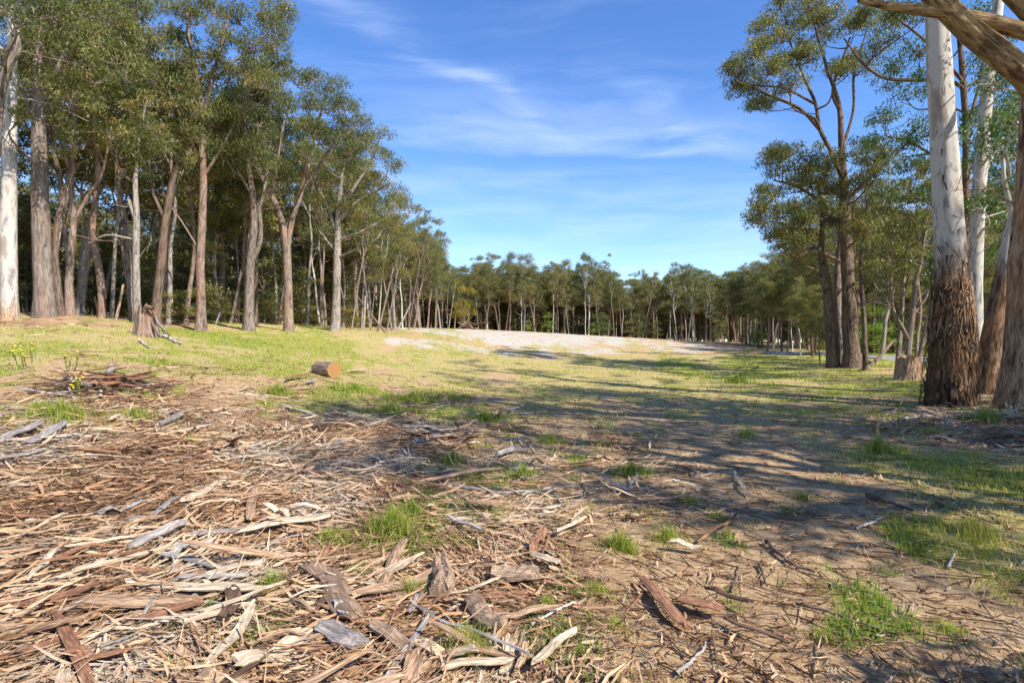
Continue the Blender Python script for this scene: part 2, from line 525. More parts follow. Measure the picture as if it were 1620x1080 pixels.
GRASS = [(0, (.085, .17, .02)), (.3, (.20, .30, .035)), (.55, (.35, .37, .05)), (.75, (.47, .40, .11)), (1, (.56, .45, .22))]
M['grass'] = leaf_mat('grass_blades', GRASS, .35, .08)

LIT = [(0, (.12, .07, .043)), (.18, (.31, .175, .10)), (.36, (.50, .295, .16)), (.52, (.64, .435, .255)), (.72, (.68, .52, .345)), (.88, (.46, .375, .29)), (1, (.60, .53, .43))]


def litter_mat(name, fixed=None):
    m, t = new_mat(name)
    at = t.n('ShaderNodeAttribute', attribute_name='bk')
    tn = t.n('ShaderNodeAttribute', attribute_name='tn')
    mpn = t.n('ShaderNodeMapping', {'Vector': at.outputs['Vector'], 'Scale': (90, 90, 5)})
    st = t.noise(mpn.outputs[0], 1.0, 4, .65, .3)
    if fixed is None:
        c = t.ramp(tn.outputs['Fac'], LIT)
    else:
        oi = t.n('ShaderNodeObjectInfo')
        mpb = t.n('ShaderNodeMapping', {'Vector': at.outputs['Vector'], 'Scale': (9, 9, 2.2)})
        bl = t.noise(mpb.outputs[0], 1.0, 3, .6)
        c = t.mix(t.math('ADD', t.math('MULTIPLY', oi.outputs['Random'], .4), t.smooth(bl, .35, .7)), fixed[0], fixed[1])
    c = t.mix(t.smooth(st, .40, .70), t.mix(1.0, c, (.52, .48, .45), 'MULTIPLY'), t.mix(1.0, c, (1.18, 1.15, 1.12), 'MULTIPLY'))
    bp = t.n('ShaderNodeBump', {'Strength': .7, 'Distance': .012, 'Height': st})
    b = t.n('ShaderNodeBsdfPrincipled', {'Base Color': c, 'Roughness': .8, 'Normal': bp.outputs[0]})
    b.inputs['Specular IOR Level'].default_value = .2
    t.n('ShaderNodeOutputMaterial', {'Surface': b.outputs[0]})
    return m


M['litter'] = litter_mat('bark_litter')
LIT0, LIT = LIT, [(0, (.03, .018, .012)), (.25, (.09, .05, .028)), (.45, (.26, .12, .045)), (.7, (.40, .26, .155)), (1, (.58, .46, .34))]
M['shred'] = litter_mat('peeling_bark')
TONES = {'grey-brown': ((.27, .18, .12), (.45, .325, .225)), 'dark brown': ((.10, .06, .042), (.20, .12, .08)), 'reddish brown': ((.26, .13, .075), (.38, .20, .115)), 'tan': ((.40, .26, .16), (.52, .36, .23)),
         'pale straw-coloured': ((.55, .43, .29), (.70, .58, .42)), 'weathered grey': ((.27, .24, .22), (.47, .43, .40))}
for k, v in TONES.items():
    M[k] = litter_mat(k.replace(' ', '_').replace('-', '_') + '_bark', v)


def cut_mat():
    m, t = new_mat('sawn_wood')
    tcn = t.n('ShaderNodeTexCoord')
    mpo = t.n('ShaderNodeMapping', {'Vector': tcn.outputs['Object'], 'Location': (0, .03, -.20)})
    wv = t.n('ShaderNodeTexWave', {'Vector': mpo.outputs[0], 'Scale': 9.0, 'Distortion': 2.2, 'Detail': 3.0, 'Detail Scale': 2.0}, wave_type='RINGS', rings_direction='X')
    nz = t.noise(tcn.outputs['Object'], 6, 4, .6)
    c = t.mix(t.math('MULTIPLY', wv.outputs['Fac'], .9), (.38, .20, .07), (.20, .085, .026))
    c = t.mix(t.smooth(nz, .5, .75), c, (.38, .20, .085))
    b = t.n('ShaderNodeBsdfPrincipled', {'Base Color': c, 'Roughness': .75})
    t.n('ShaderNodeOutputMaterial', {'Surface': b.outputs[0]})
    return m


M['cut'] = cut_mat()


def ground_mat():
    m, t = new_mat('clearing_ground')
    tcn = t.n('ShaderNodeTexCoord')
    P = tcn.outputs['Object']
    za = t.n('ShaderNodeAttribute', attribute_name='zone')
    zs = t.n('ShaderNodeSeparateXYZ', {0: za.outputs['Vector']})
    zb = t.n('ShaderNodeAttribute', attribute_name='bark')
    n1 = t.noise(P, 1.3, 6, .6)
    n2 = t.noise(P, 9, 5, .65)
    n3 = t.noise(P, 55, 4, .65)
    n4 = t.noise(P, 220, 2, .6)
    n0 = t.noise(P, .32, 5, .6)
    mix3 = t.math('ADD', t.math('MULTIPLY', t.math('SUBTRACT', n2, .5), 1.1), t.math('MULTIPLY', t.math('SUBTRACT', n3, .5), 1.2))
    dirt = t.mix(t.smooth(n2, .35, .65), (.35, .215, .105), (.57, .39, .215))
    dirt = t.mix(t.math('MULTIPLY', t.smooth(n3, .55, .7), .7), dirt, (.56, .45, .31))
    dirt = t.mix(t.math('MULTIPLY', t.smooth(n3, .47, .33), .6), dirt, (.15, .095, .058))
    sand = t.mix(t.smooth(n2, .38, .66), (.38, .325, .255), (.58, .53, .45))
    sand = t.mix(t.math('MULTIPLY', t.smooth(n3, .48, .34), .5), sand, (.36, .30, .22))
    straw = t.mix(t.smooth(n3, .38, .62), (.29, .23, .085), (.50, .41, .17))
    straw = t.mix(t.math('MULTIPLY', t.smooth(n2, .5, .7), .5), straw, (.36, .33, .11))
    green = t.mix(t.smooth(n3, .35, .65), (.14, .16, .026), (.36, .355, .07))
    green = t.mix(t.math('MULTIPLY', t.smooth(n2, .46, .7), .75), green, (.42, .38, .12))
    bark = t.ramp(t.math('ADD', t.math('MULTIPLY', n3, .65), t.math('MULTIPLY', n2, .35)), [(.36, (.075, .042, .025)), (.48, (.25, .145, .08)), (.58, (.46, .29, .165)), (.70, (.64, .46, .28))])
    bark = t.mix(t.math('MULTIPLY', t.smooth(n1, .45, .7), .6), bark, (.62, .43, .23))
    c = t.mix(t.smooth(t.math('ADD', zb.outputs['Fac'], mix3), .25, .75), dirt, bark)
    c = t.mix(t.smooth(t.math('ADD', t.math('ADD', zs.outputs[0], t.math('MULTIPLY', t.math('SUBTRACT', n0, .55), 2.2)), t.math('MULTIPLY', mix3, .8)), .3, .75), c, sand)
    c = t.mix(t.math('MULTIPLY', t.smooth(t.math('ADD', zs.outputs[2], mix3), .3, .8), .9), c, straw)
    c = t.mix(t.math('MULTIPLY', t.smooth(t.math('ADD', zs.outputs[1], mix3), .35, .85), .9), c, green)
    hgt = t.math('ADD', t.math('ADD', t.math('MULTIPLY', n2, .5), t.math('MULTIPLY', n3, .3)), t.math('MULTIPLY', n4, .12))
    bp = t.n('ShaderNodeBump', {'Strength': .9, 'Distance': .06, 'Height': hgt})
    b = t.n('ShaderNodeBsdfPrincipled', {'Base Color': c, 'Roughness': .95, 'Normal': bp.outputs[0]})
    b.inputs['Specular IOR Level'].default_value = .1
    t.n('ShaderNodeOutputMaterial', {'Surface': b.outputs[0]})
    return m


# ------------------------------------------------------------------ the ground, one sheet out to the horizon
def build_ground():
    rad = np.concatenate([[.25], np.exp(np.arange(math.log(.5), math.log(900), .0155))])
    fine = np.arange(-50, 50, .42)
    coarse = np.arange(50, 310, 2.6)
    th = np.radians(np.concatenate([fine, coarse]))
    na, nr = len(th), len(rad)
    X = rad[:, None] * np.sin(th)[None]
    Y = rad[:, None] * np.cos(th)[None]
    Z = H(X, Y)
    c = cover(X.ravel(), Y.ravel())
    lump = (fbm(X.ravel() * 4, Y.ravel() * 4, 61, 4) - .5) * .10 * c[:, 3] * (X.ravel() ** 2 + Y.ravel() ** 2 < 900)
    # a slight windrow of heaped bark across the left
    V = np.stack([X.ravel(), Y.ravel(), Z.ravel() + lump], -1)
    i = np.arange(nr - 1)[:, None] * na
    j = np.arange(na)[None]
    j2 = (j + 1) % na
    Q = np.stack([i + j, i + na + j, i + na + j2, i + j2], -1).reshape(-1, 4)[:, ::-1]
    V = np.vstack([V, [[0, 0, h1(0, 0)]]])
    k = len(V) - 1
    T = np.stack([np.full(na, k), np.arange(na), (np.arange(na) + 1) % na], -1)[:, ::-1]
    c = np.vstack([c, c[:1]])
    me = mesh_np('ground', V, Q, T, {'bark': c[:, 3]}, True, {'zone': c[:, :3]})
    o = link('ground', me, ground_mat())
    return tag(o, kind='structure')


build_ground()

# ------------------------------------------------------------------ eucalypt builder
class Tree:
    def __init__(s, seed, leaf=.17, leaf_w=.05, dens=1.0, quad=False, tone=0.0):
        s.g = Geo(seed)
        s.l = Geo(seed + 1)
        s.r = s.g.r
        s.node_p, s.node_r = [], []
        s.leaf, s.leaf_w, s.dens, s.quad, s.tone = leaf, leaf_w, dens, quad, tone

    def limb(s, ctrl, sides=10, wob=.0, rough=.08, flare=0.0, per=6, twigs=False):
        """ctrl rows x,y,z,r"""
        p = smooth_path(ctrl, per)
        P, R = p[:, :3].copy(), np.maximum(p[:, 3], .006)
        if wob:
            n = len(P)
            for ax in range(2):
                P[:, ax] += wob * (np.interp(np.arange(n), np.linspace(0, n, 7), s.r.normal(0, 1, 7))) * np.linspace(0, 1, n).clip(0, 1)
        if flare:
            z = P[:, 2] - P[0, 2]
            R = R * (1 + flare * np.exp(-np.maximum(z, 0) / (R[0] * 1.3)))
        s.g.tubes(P, R, sides, rough, a=(P[:, 2])[None, :, None] * np.ones((1, 1, sides)))
        s.node_p += list(P[2:])
        s.node_r += list(R[2:])
        return P

    def attach(s, c, thin=1.0):
        P = np.array(s.node_p)
        R = np.array(s.node_r)
        d = c - P
        dist = np.linalg.norm(d, axis=1)
        hz = np.hypot(d[:, 0], d[:, 1])
        cost = dist + 2.2 * np.maximum(0, P[:, 2] - c[2] + .35 * hz) + 2.0 * (R < .02)
        i = int(np.argmin(cost))
        p0 = P[i]
        ln = dist[i]
        if ln < .15:
            return p0
        r0 = min(R[i] * .72, (.02 + .016 * ln) * thin)
        up = np.array([0, 0, 1.0])
        hv = np.array([d[i][0], d[i][1], 0]) * .45
        m1 = p0 + hv * .75 + up * (d[i][2] * .22) + s.r.normal(0, .05 * ln, 3)
        m2 = p0 + d[i] * .68 + np.array([hv[0] * .2, hv[1] * .2, -.05 * ln]) + s.r.normal(0, .06 * ln, 3)
        m1[2] = max(m1[2], p0[2] - .1 * ln)
        ctrl = np.array([np.r_[p0, r0], np.r_[m1, r0 * .78], np.r_[m2, r0 * .52], np.r_[c, max(.009, r0 * .26)]])
        s.limb(ctrl, 6 if r0 > .05 else 5, 0, .05, 0, 4)
        return c

    def clump(s, c, rad, nsub=None, tone=None):
        """branch to c, twigs to sub-clusters round it, drooping leaves on each"""
        c = np.asarray(c, float)
        rad = np.asarray(rad, float) * np.ones(3)
        s.attach(c - np.array([0, 0, rad[2] * .45]))
        base = c - np.array([0, 0, rad[2] * .45])
        nsub = nsub or max(6, int(10 * (rad[0] / .9) ** 1.3))
        u = s.r.normal(0, 1, (nsub, 3))
        u /= np.linalg.norm(u, axis=1, keepdims=True)
        u[:, 2] = np.abs(u[:, 2]) * 1.25 - .5
        sub = c + u * rad * s.r.uniform(.45, 1.0, (nsub, 1))
        # twigs
        mid = base + (sub - base) * .55 + s.r.normal(0, .08, (nsub, 3)) * rad
        mid[:, 2] -= .08 * rad[2]
        P = np.stack([np.repeat(base[None], nsub, 0), mid, sub], 1)
        R = np.tile([.022, .013, .006], (nsub, 1)) * s.r.uniform(.6, 1.2, (nsub, 1))
        s.g.tubes(P, R, 3, a=np.full((nsub, 3, 3), 50.0))
        # leaves
        rs = s.r.uniform(.25, .47, nsub) * np.mean(rad[:2]) + .12
        per = (34 * s.dens * (rs / .45) ** 2 * (.17 * .05) / (s.leaf * s.leaf_w)).astype(int) + 6
        idx = np.repeat(np.arange(nsub), per)
        n = len(idx)
        v = s.r.normal(0, 1, (n, 3))
        v /= np.linalg.norm(v, axis=1, keepdims=True)
        v *= (s.r.uniform(0, 1, (n, 1)) ** .45)
        C = sub[idx] + v * rs[idx][:, None] * np.array([1, 1, .78])
        C[:, 2] += .12 * rs[idx]
        D = s.r.normal(0, .55, (n, 3)) + v * .35
        D[:, 2] -= .75
        D /= np.linalg.norm(D, axis=1, keepdims=True)
        W = np.cross(D, s.r.normal(0, 1, (n, 3)))
        W /= np.linalg.norm(W, axis=1, keepdims=True) + 1e-9
        L = s.leaf * s.r.uniform(.7, 1.35, (n, 1))
        w_ = s.leaf_w * s.r.uniform(.7, 1.3, (n, 1))
        st = s.r.normal(.42, .17, nsub) + (s.tone if tone is None else tone)
        tn = np.clip(st[idx] + s.r.normal(0, .10, n), 0, 1)
        if s.quad:
            V = np.stack([C, C + D * L * .38 + W * w_ * .5, C + D * L, C + D * L * .38 - W * w_ * .5], 1)
            s.l.add(V, np.arange(4 * n).reshape(-1, 4), None, np.repeat(tn, 4))
        else:
            V = np.stack([C - W * w_ * .6, C + W * w_ * .6, C + D * L], 1)
            s.l.add(V, None, np.arange(3 * n).reshape(-1, 3), np.repeat(tn, 3))

    def build(s, root, bark, leaf):
        a = link('trunk', s.g.mesh('trunk'), M[bark], root)
        b = None
        if s.l.n:
            b = link('crown', s.l.mesh('crown', False), M[leaf], root)
        return a, b


FRONT = {}


def hero(name, d, trunk, limbs=(), clumps=(), bark='rough', leaf='leaf', label='', group=None, seed=1, flare=.14, depth=2.0, dens=1.0,
         leaf_s=.145, quad=False, sides=12, rough=.09, back=0.6, cat='tree', tone=0.0, slim=1.0):
    """a tree described by photo pixels at its own distance d: trunk rows (px, py, width px[, depth offset]), limbs likewise,
    clumps (px, py, radius px[, depth offset])"""
    k = d / F
    bx, by = (trunk[0][0] - 810) * k, d
    bz = h1(bx, by) - .08
    org = np.array((bx, by, bz))
    t = Tree(seed, leaf_s, leaf_s * .3, dens, quad, tone)

    def P(r):
        dd = r[3] if len(r) > 3 else 0.0
        q = px3(r[0], r[1], d + dd) - org
        return np.r_[q, r[2] * .5 * k * slim / math.hypot(1.0, (r[0] - 810) / F)]
    rows = [P(r) for r in trunk]
    rows[0][2] = 0.0
    rows = [q for i, q in enumerate(rows) if i == 0 or q[2] > rows[0][2] + .12]
    t.limb(rows, sides, .03, rough, flare, 7)
    for lb in limbs:
        t.limb([P(r) for r in lb], 8, .02, rough * .7, 0, 5)
    jobs = []
    for c in clumps:
        r = c[2] * k
        dd = c[3] if len(c) > 3 else t.r.uniform(-depth, depth)
        jobs.append((px3(c[0], c[1], d + dd) - org, r))
        if t.r.random() < back:
            dd2 = -dd + t.r.uniform(-.6, .6) if len(c) < 4 else dd + t.r.uniform(.5, 1.5)
            jobs.append((px3(c[0] + t.r.uniform(-12, 12), c[1] + t.r.uniform(-8, 14), d + dd2) - org, r * t.r.uniform(.7, 1.0)))
    nb = 5 if d > 12 and bark != 'white' else 0
    for _ in range(nb):
        q0 = np.array(t.node_p[t.r.integers(3, len(t.node_p))])
        if q0[2] < 2.2:
            continue
        a, ln = t.r.uniform(0, 6.28), t.r.uniform(.7, 2.6)
        v = np.array([math.cos(a), math.sin(a), t.r.uniform(-.15, .9)]) * ln
        t.g.tubes(smooth_path([np.r_[q0, .022], np.r_[q0 + v * .5 + t.r.normal(0, .12, 3), .014], np.r_[q0 + v, .006]], 4)[:, :3], np.linspace(.024, .006, 9), 4, a=50.0)
        t.g.tubes(np.array([q0 + v * .5, q0 + v * .5 + t.r.normal(0, .4, 3) + (0, 0, .3)]), np.array([.012, .005]), 3, a=50.0)
    tip = np.array(rows[-1][:3])
    jobs.sort(key=lambda j: np.linalg.norm((j[0] - tip)[:2]))
    for c, r in jobs:
        t.clump(c, (r, r, r * .8))
    root = empty(name, org, label, cat, group)
    t.build(root, bark, leaf)
    FRONT[label] = root
    return root, t


def cl(pts, r=28):
    return [(p + (r,)) if len(p) == 2 else p for p in pts]


# ------------------------------------------------------------------ named trees on the left
G_L = 'large gums along the left edge of the clearing'
hero('gum_tree', 20, [(15, 508, 34), (14, 450, 30), (13, 400, 31), (14, 320, 28), (14, 230, 25), (17, 140, 20), (20, 60, 17), (22, -60, 14), (24, -160, 9)],
     [[(20, 60, 10), (50, -20, 7), (80, -80, 4)]], cl([(30, -40), (-30, -60), (60, -110), (0, -130), (90, -50), (-70, -20)], 40), 'white_low', 'leaf',
     'smooth white-barked gum with grey patches, at the far left margin of the clearing', G_L, 21, .12, 2, sides=16, rough=.04)
hero('gum_tree', 18.5, [(-22, 505, 30), (-20, 430, 26), (-16, 330, 24), (-8, 230, 22), (0, 150, 22), (14, 100, 17), (27, 75, 13), (26, 20, 9), (24, -40, 7)],
     [[(-8, 230, 14), (-30, 120, 10), (-40, 30, 7)]], cl([(20, 20), (-20, -10), (55, -30), (-50, 30), (30, -70), (80, 10), (110, -20)], 34), 'rough', 'leaf',
     'grey-brown gum crooking over in front of the smooth white gum', G_L, 22, .12, 2, dens=1.3, slim=.92)
hero('gum_tree', 21, [(72, 501, 48), (70, 460, 42), (66, 400, 39), (64, 320, 35), (63, 240, 31), (62, 170, 27), (60, 110, 20), (66, 40, 14), (72, -40, 9)],
     [[(63, 220, 16), (40, 150, 11), (15, 120, 7), (-10, 60, 4)], [(62, 170, 16), (90, 110, 11), (120, 50, 7), (140, -20, 4)]],
     cl([(60, 60), (110, 80), (150, 60), (95, 20), (40, 10), (170, 20), (130, -20), (185, 90), (150, 120), (80, 130), (110, 150), (190, 50), (120, 100), (60, -40), (160, -60), (30, 180), (45, 90)], 34),
     'rough', 'leaf', 'thickest furrowed gum, dark grey with a rusty streak down its foot', G_L, 23, .12, 2.2, sides=18, rough=.10, dens=1.4, slim=.84)
hero('gum_tree', 21.4, [(97, 498, 17), (91, 450, 14), (87, 400, 13), (92, 350, 12), (99, 315, 11), (92, 270, 9), (82, 225, 8), (90, 150, 5)],
     [[(99, 315, 7), (112, 260, 5), (116, 200, 4)]], cl([(95, 190), (115, 210), (100, 240)], 22), 'dark', 'leaf',
     'thin crooked red-brown gum hugging the thickest furrowed gum', G_L, 24, .12, 1, dens=1.3, slim=.92)
hero('gum_tree', 24, [(112, 498, 20), (109, 450, 16), (113, 390, 14), (117, 345, 12), (114, 280, 10), (118, 210, 9), (112, 120, 6), (105, 40, 4)],
     [[(117, 350, 9), (136, 315, 8), (160, 280, 6), (172, 230, 4)], [(114, 280, 6), (95, 220, 5), (80, 160, 3)]],
     cl([(115, 130), (90, 120), (130, 90), (150, 170), (175, 210), (120, 40), (80, 60), (165, 140), (140, 215)], 30), 'pink', 'leaf',
     'pinkish gum forking at head height behind the bark mound', G_L, 25, .12, 2, dens=1.3, slim=.92)
hero('gum_tree', 26, [(211, 512, 18), (207, 460, 15), (202, 400, 13), (196, 345, 12), (186, 290, 10), (182, 245, 10), (160, 208, 8), (130, 175, 7), (98, 150, 6), (80, 110, 4)],
     [[(182, 245, 7), (195, 190, 6), (198, 130, 5), (210, 70, 3)], [(186, 290, 6), (215, 230, 5), (235, 170, 4)]],
     cl([(205, 120), (180, 160), (225, 150), (245, 120), (170, 200), (215, 200), (240, 190), (195, 80), (230, 70), (190, 240), (215, 265), (150, 150), (250, 230), (185, 40), (210, 10)], 30), 'rough', 'leaf',
     'gum with a long limb bending left, standing behind the splintered stump', G_L, 26, .12, 2.2, dens=1.35, slim=.82)
hero('gum_tree', 25, [(219, 516, 16), (216, 460, 14), (215, 400, 13), (217, 345, 12), (214, 290, 9), (220, 230, 6), (232, 160, 4)],
     [[(215, 350, 9), (207, 325, 8), (204, 316, 7)], [(217, 380, 5), (170, 372, 4), (140, 385, 2)]],
     cl([(225, 200), (240, 160), (210, 170), (250, 210)], 24), 'grey', 'leaf',
     'grey gum with a snapped side stub, behind the splintered stump', G_L, 27, .12, 1.5, dens=1.3, slim=.92)
hero('gum_tree', 28, [(246, 512, 20), (250, 460, 18), (256, 410, 16), (262, 350, 14), (274, 280, 12), (285, 215, 9), (292, 150, 6)], [[(262, 350, 8), (240, 300, 6), (236, 250, 4)]],
     cl([(290, 130), (270, 160), (305, 170), (260, 220), (280, 90), (245, 240), (300, 220)], 26), 'dark', 'leaf',
     'dark gum leaning right between the splintered stump and the tall pinkish gum', G_L, 28, .12, 2, dens=1.3, slim=.92)
hero('gum_tree', 29, [(318, 526, 25), (318, 480, 20), (317, 420, 18), (320, 350, 16), (322, 290, 15), (320, 230, 13), (319, 180, 12), (312, 120, 9), (300, 60, 6), (296, 0, 4)],
     [[(319, 190, 9), (335, 130, 8), (350, 70, 6), (365, 10, 4)], [(322, 280, 7), (350, 235, 6), (378, 180, 5), (400, 120, 4)], [(320, 230, 7), (290, 190, 6), (265, 140, 5), (245, 80, 3)], [(335, 130, 6), (380, 90, 5), (420, 55, 3)],
      [(318, 400, 4), (280, 340, 3), (246, 300, 2), (238, 275, 1.2)]],
     cl([(300, 20), (340, 10), (270, 60), (380, 30), (400, 70), (430, 50), (440, 85), (330, 90), (290, 110), (245, 60), (360, 120), (415, 15), (225, 20), (310, 150), (395, 115), (350, 60), (260, 10), (440, 20), (265, 150),
         (340, 190), (300, 210), (370, 175), (385, -30), (320, -40), (250, 110), (420, 130), (235, 130)], 30), 'pink', 'leaf',
     'tallest sunlit pinkish gum with a wide crown, in front of the left forest', G_L, 29, .12, 2.6, dens=1.45, sides=16, slim=.82)
hero('gum_tree', 31, [(393, 523, 23), (394, 480, 18), (396, 420, 15), (402, 360, 14), (400, 310, 12), (392, 260, 9), (385, 200, 6), (392, 140, 4)],
     [[(402, 355, 8), (418, 300, 7), (425, 240, 5)], [(396, 420, 9), (412, 380, 9), (408, 320, 7)], [(400, 310, 6), (370, 260, 5), (355, 210, 3)]],
     cl([(385, 180), (360, 200), (410, 190), (425, 220), (350, 240), (395, 230), (375, 150), (405, 150), (370, 270), (415, 260), (345, 170)], 28), 'rough', 'leaf',
     'grey-brown gum with a leaning second stem, left of the forked gum', G_L, 30, .12, 2.4, dens=1.3, slim=.92)
hero('gum_tree', 33, [(457, 524, 22), (456, 480, 18), (455, 430, 17), (453, 385, 16), (446, 350, 13), (430, 310, 11), (412, 275, 9), (398, 225, 6), (385, 170, 4)],
     [[(455, 390, 12), (463, 345, 11), (478, 300, 10), (486, 255, 8), (500, 205, 6), (515, 150, 4)], [(478, 300, 7), (510, 255, 6), (535, 215, 4)], [(430, 310, 6), (440, 250, 5), (450, 190, 4)]],
     cl([(470, 125), (500, 118), (525, 135), (545, 165), (562, 190), (480, 160), (450, 170), (515, 170), (430, 150), (540, 200), (410, 190), (490, 200), (570, 215), (455, 215), (395, 150), (420, 120), (520, 215),
         (485, 240), (440, 110), (400, 240), (550, 235), (430, 260)], 27), 'pink', 'leaf',
     'gum forked low into two curving stems, pinkish foot in the grass', G_L, 31, .12, 2.6, dens=1.4, sides=14, slim=.82)
hero('gum_tree', 38, [(530, 523, 21), (532, 480, 17), (533, 430, 16), (534, 380, 14), (535, 340, 11), (540, 290, 8), (548, 235, 5), (552, 200, 3)],
     [[(534, 375, 8), (518, 330, 7), (500, 290, 6), (485, 255, 4)], [(535, 350, 9), (560, 325, 8), (590, 305, 6), (618, 290, 4)], [(535, 340, 7), (565, 290, 6), (590, 250, 4), (602, 215, 3)],
      [(533, 400, 5), (505, 365, 4), (490, 335, 3)], [(534, 380, 6), (575, 365, 5), (610, 345, 4), (635, 325, 3)]],
     cl([(600, 212), (585, 235), (610, 250), (626, 268), (560, 215), (575, 265), (600, 285), (625, 300), (540, 230), (515, 250), (545, 265), (640, 322), (615, 325), (590, 320), (500, 280), (525, 290), (565, 300), (485, 310),
         (630, 350), (605, 355), (580, 345), (505, 320), (550, 330), (475, 270)], 21), 'grey', 'leaf',
     'broad gum with limbs fanning out evenly, rightmost of the big left trees', G_L, 32, .12, 2.6, dens=1.35, sides=14, slim=.82)

# ------------------------------------------------------------------ named trees on the right
G_R = 'large gums along the right edge of the clearing'
hero('gum_tree', 29, [(1348, 581, 31), (1346, 540, 27), (1343, 480, 24), (1340, 420, 21), (1337, 350, 19), (1335, 290, 15), (1332, 240, 12), (1328, 170, 8), (1310, 110, 5.5), (1292, 50, 4), (1275, 0, 2)],
     [[(1335, 290, 9), (1318, 245, 8), (1297, 205, 7), (1290, 165, 6), (1270, 120, 4.5), (1250, 70, 3), (1240, 20, 2)], [(1297, 205, 7), (1265, 172, 6), (1215, 150, 5), (1165, 128, 3)],
      [(1332, 235, 6), (1350, 175, 5), (1352, 110, 4), (1375, 40, 2)], [(1330, 180, 6), (1318, 140, 5), (1345, 60, 4)], [(1340, 418, 9), (1310, 405, 7), (1288, 392, 6), (1262, 406, 5), (1236, 398, 3)],
      [(1337, 350, 7), (1300, 320, 6), (1260, 295, 5), (1225, 285, 3)], [(1336, 320, 7), (1375, 280, 6), (1400, 230, 4)], [(1290, 165, 5), (1240, 140, 4), (1190, 135, 2)]],
     cl([(1165, 110), (1190, 95), (1215, 110), (1245, 95), (1200, 140), (1170, 145), (1235, 60), (1260, 40), (1215, 40), (1290, 30), (1320, 20), (1250, 130), (1280, 90), (1345, 45), (1235, 5), (1300, -20), (1370, 20), (1225, 150),
         (1350, 100), (1380, 80), (1175, 125), (1205, 70), (1265, 80), (1305, 60), (1330, 110), (1275, 10), (1200, 165), (1390, 40), (1340, -30)], 26) + cl([(1245, 240), (1220, 250), (1275, 255), (1215, 300), (1250, 290), (1290, 280), (1205, 345), (1240, 335), (1275, 330), (1310, 260), (1365, 235), (1385, 270), (1360, 290), (1305, 330), (1375, 325),
                                                   (1260, 370), (1225, 365), (1320, 300), (1400, 250), (1290, 370), (1230, 270), (1200, 320), (1265, 350), (1350, 250), (1395, 300), (1340, 350)], 26),
     'dark', 'leaf', 'tall dark-trunked gum with an open crown reaching over the clearing on the right', G_R, 141, .25, 2.6, dens=1.7, sides=16, back=.7, tone=-.16)
hero('gum_tree', 29.6, [(1318, 580, 22), (1315, 540, 19), (1311, 490, 17), (1306, 440, 14), (1300, 400, 11), (1302, 350, 8), (1295, 290, 5)], [[(1306, 440, 7), (1285, 425, 5), (1262, 418, 3)]],
     cl([(1290, 330), (1270, 360), (1305, 300), (1255, 400), (1280, 290), (1240, 380)], 24), 'dark', 'leaf',
     'outer brown stem of the pair growing beside the tall dark-trunked gum', G_R, 42, .2, 1.8)
hero('gum_tree', 30.2, [(1331, 580, 17), (1328, 530, 14), (1325, 470, 13), (1327, 420, 12), (1330, 370, 9), (1326, 310, 6)], [[(1328, 470, 5), (1340, 430, 4), (1352, 400, 3)]],
     cl([(1330, 300), (1345, 340), (1310, 350)], 22), 'rough', 'leaf', 'inner brown stem squeezed against the tall dark-trunked gum', G_R, 43, .2, 1.6)
hero('gum_tree', 27, [(1370, 586, 11), (1368, 540, 9), (1366, 495, 8), (1363, 460, 7), (1362, 410, 6), (1368, 360, 4), (1372, 310, 3)], [[(1365, 490, 5), (1356, 475, 4), (1350, 455, 3)], [(1366, 482, 2), (1390, 478, 1.6), (1410, 480, 1.2)]],
     cl([(1375, 350), (1355, 360), (1390, 375), (1372, 310), (1400, 340)], 22), 'dark', 'leaf', 'slender dark gum just right of the tall dark-trunked gum', G_R, 44, .3, 1.6)
hero('gum_tree', 24, [(1419, 596, 10), (1422, 550, 9), (1426, 500, 8), (1428, 450, 7), (1434, 400, 6), (1440, 350, 4)], [[(1426, 480, 4), (1440, 430, 3), (1455, 395, 2)]],
     cl([(1440, 340), (1420, 370), (1455, 370), (1435, 300), (1410, 400)], 22), 'pink', 'leaf', 'upright thin gum behind the sawn stump on the right', G_R, 45, .3, 1.6)
hero('gum_tree', 23.4, [(1434, 600, 13), (1437, 550, 12), (1443, 500, 10), (1448, 455, 8), (1458, 410, 6), (1464, 360, 4)],
     [[(1436, 535, 9), (1424, 512, 7), (1413, 490, 6), (1409, 460, 6), (1410, 420, 5), (1400, 385, 3)], [(1443, 500, 6), (1460, 478, 5), (1472, 455, 4)], [(1413, 490, 3), (1390, 478, 2.4), (1365, 476, 2)]],
     cl([(1400, 390), (1385, 420), (1415, 360), (1465, 345), (1450, 400), (1390, 350), (1475, 420), (1430, 420), (1380, 385)], 22), 'rough', 'leaf',
     'gum with an elbow-bent limb, rising behind the sawn stump on the right', G_R, 46, .3, 1.8)
hero('gum_tree', 22.5, [(1447, 590, 11), (1456, 560, 9), (1464, 530, 8), (1472, 490, 7), (1482, 440, 5)], [], cl([(1480, 430), (1490, 400), (1470, 450)], 18), 'pink', 'leaf_green',
     'short leaning gum between the sawn stump and the big ragged-barked white gum', G_R, 47, .3, 1.2)
